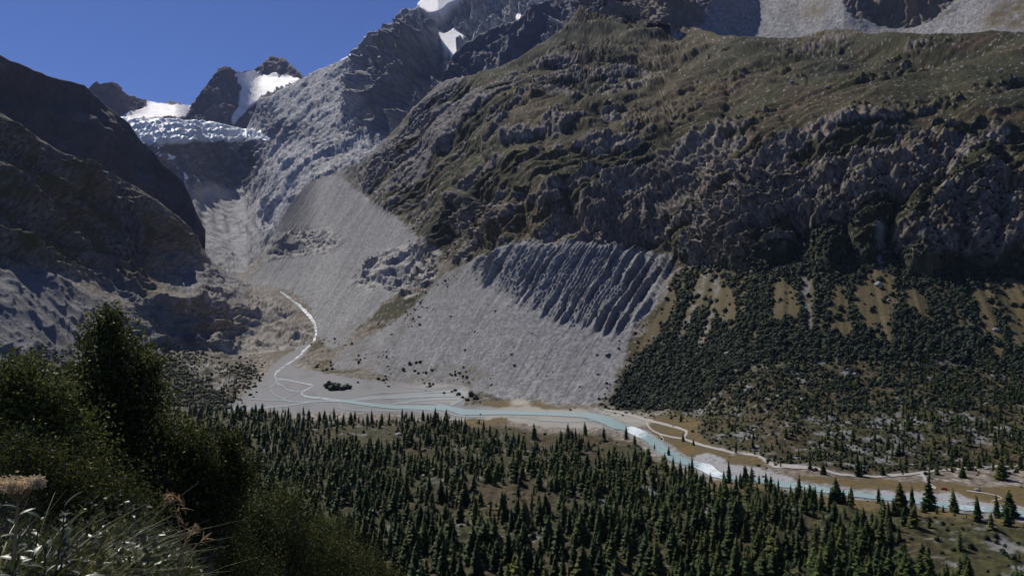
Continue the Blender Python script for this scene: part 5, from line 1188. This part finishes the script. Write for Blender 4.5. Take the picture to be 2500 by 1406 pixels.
# dried flower head at the left edge
r = np.random.default_rng(111); c0 = at(45, 1200, 2.0); b0 = near_pt(25, 2.0)
t = empty('dried_flower', b0, 'pale brown dried flower head standing at the left edge', 'flower')
q = np.array([[0,0,0], (c0-b0)*.5+np.array([.01,0,0]), (c0-b0)*.93]); q = resample(q*100, 3)/100
v, f = tube(q, np.linspace(.005, .003, len(q)), 6); o = mesh_from('stem', v, f, None, True, M_STRAW); o.parent = t
rays = []; fl_ = []
for i in range(44):
    a = r.uniform(0, 6.283); rad = .050*math.sqrt(r.random()); e = (c0-b0) + np.array([math.cos(a)*rad, math.sin(a)*rad*.8, .012+.015*(rad/.050)**2*r.uniform(.4,1.2)])
    ts = np.linspace(0, 1, 4)[:, None]; rays.append(tube(q[-1]*(1-ts)+e*ts, np.full(4, .001), 4))
    fl_.append(e + r.normal(0, .0055, (46, 3)))
v, f, _ = join(rays); o = mesh_from('flower_rays', v, f, None, True, M_STRAW); o.parent = t
V, F, C = leaf_cloud(np.concatenate(fl_), .0036, r, (.55,.43,.26), .35); o = mesh_from('florets', V, F, C, False, M_GRASS); o.parent = t
# ------------------------------------------------------------------ the red car beside the track
cp = A.lookup(np.array([2305.]), np.array([1195.]))[0]
car = empty('red_car', cp+np.array([0,0,.02]), 'small red car parked on the grass beside the gravel bar', 'car', None, R(152))
M_RED = plain_mat('red_paint', (.40,.012,.012), .3, .5, 3, .06); M_GLASS = plain_mat('car_glass', (.02,.025,.03), .08, .6, 3, .1); M_TYRE = plain_mat('tyre', (.02,.02,.02), .8, .2, 20, .2); M_LAMP = plain_mat('lamp_lens', (.6,.58,.55), .2, .5, 5, .1)
def prism(name, prof, w0, w1, mat, parent):
    n = len(prof); zmx = max(p[1] for p in prof); zmn = min(p[1] for p in prof)
    wd = lambda z: (w0 + (w1-w0)*(z-zmn)/(zmx-zmn))/2
    V = [(x, -wd(z), z) for x, z in prof] + [(x, wd(z), z) for x, z in prof]
    bm = bmesh.new(); vs = [bm.verts.new(v) for v in V]
    bm.faces.new(vs[:n]); bm.faces.new(vs[n:][::-1])
    for i in range(n): j = (i+1) % n; bm.faces.new((vs[i], vs[i+n], vs[j+n], vs[j]))
    bmesh.ops.recalc_face_normals(bm, faces=bm.faces); bmesh.ops.bevel(bm, geom=bm.edges[:], offset=.04, segments=2, affect='EDGES')
    me = bpy.data.meshes.new(name); bm.to_mesh(me); bm.free(); me.materials.append(mat); return part(name, me, parent)
prism('body', [(-2.0,.3),(2.05,.3),(2.1,.6),(1.95,.78),(1.0,.92),(-1.95,.95),(-2.1,.7)], 1.75, 1.66, M_RED, car)
prism('roof', [(.95,.9),(.35,1.42),(-1.25,1.46),(-1.9,.93)], 1.62, 1.30, M_RED, car)
prism('window', [(.99,.95),(.42,1.36),(-1.2,1.39),(-1.6,.95)], 1.68, 1.36, M_GLASS, car)
prism('windscreen', [(1.03,.93),(.45,1.40),(.40,1.40),(.93,.93)], 1.45, 1.18, M_GLASS, car)
for sx_ in (-1.28, 1.32):
    for sy_ in (-.78, .78):
        bm = bmesh.new(); bmesh.ops.create_cone(bm, cap_ends=True, segments=14, radius1=.31, radius2=.31, depth=.2); me = bpy.data.meshes.new('wheel'); bm.to_mesh(me); bm.free(); me.materials.append(M_TYRE)
        part('wheel', me, car, (1,1,1), (sx_, sy_, .31), (math.pi/2, 0, 0))
for sy_ in (-.6, .6):
    bm = bmesh.new(); bmesh.ops.create_cube(bm, size=1); me = bpy.data.meshes.new('headlight'); bm.to_mesh(me); bm.free(); me.materials.append(M_LAMP); part('headlight', me, car, (.06,.34,.13), (2.06, sy_, .66))
print('near', time.time()-T0)

# ------------------------------------------------------------------ haze
hz = bpy.data.meshes.new('haze'); bm = bmesh.new(); bmesh.ops.create_cube(bm, size=1.0); bm.to_mesh(hz); bm.free()
ho = bpy.data.objects.new('haze', hz); col.objects.link(ho); ho['kind'] = 'stuff'
zmin, zmax = -420.0, 2900.0
ho.scale = (15000, 16000, zmax-zmin); ho.location = (0, 4500, (zmin+zmax)/2)
hm = bpy.data.materials.new('haze'); hm.use_nodes = True; hm.node_tree.nodes.clear()
pv = hm.node_tree.nodes.new('ShaderNodeVolumePrincipled'); pv.inputs['Color'].default_value = (.50,.62,1.0,1); pv.inputs['Density'].default_value = 1.25e-5; pv.inputs['Anisotropy'].default_value = 0.0
hmo = hm.node_tree.nodes.new('ShaderNodeOutputMaterial'); hm.node_tree.links.new(pv.outputs[0], hmo.inputs['Volume']); hz.materials.append(hm)
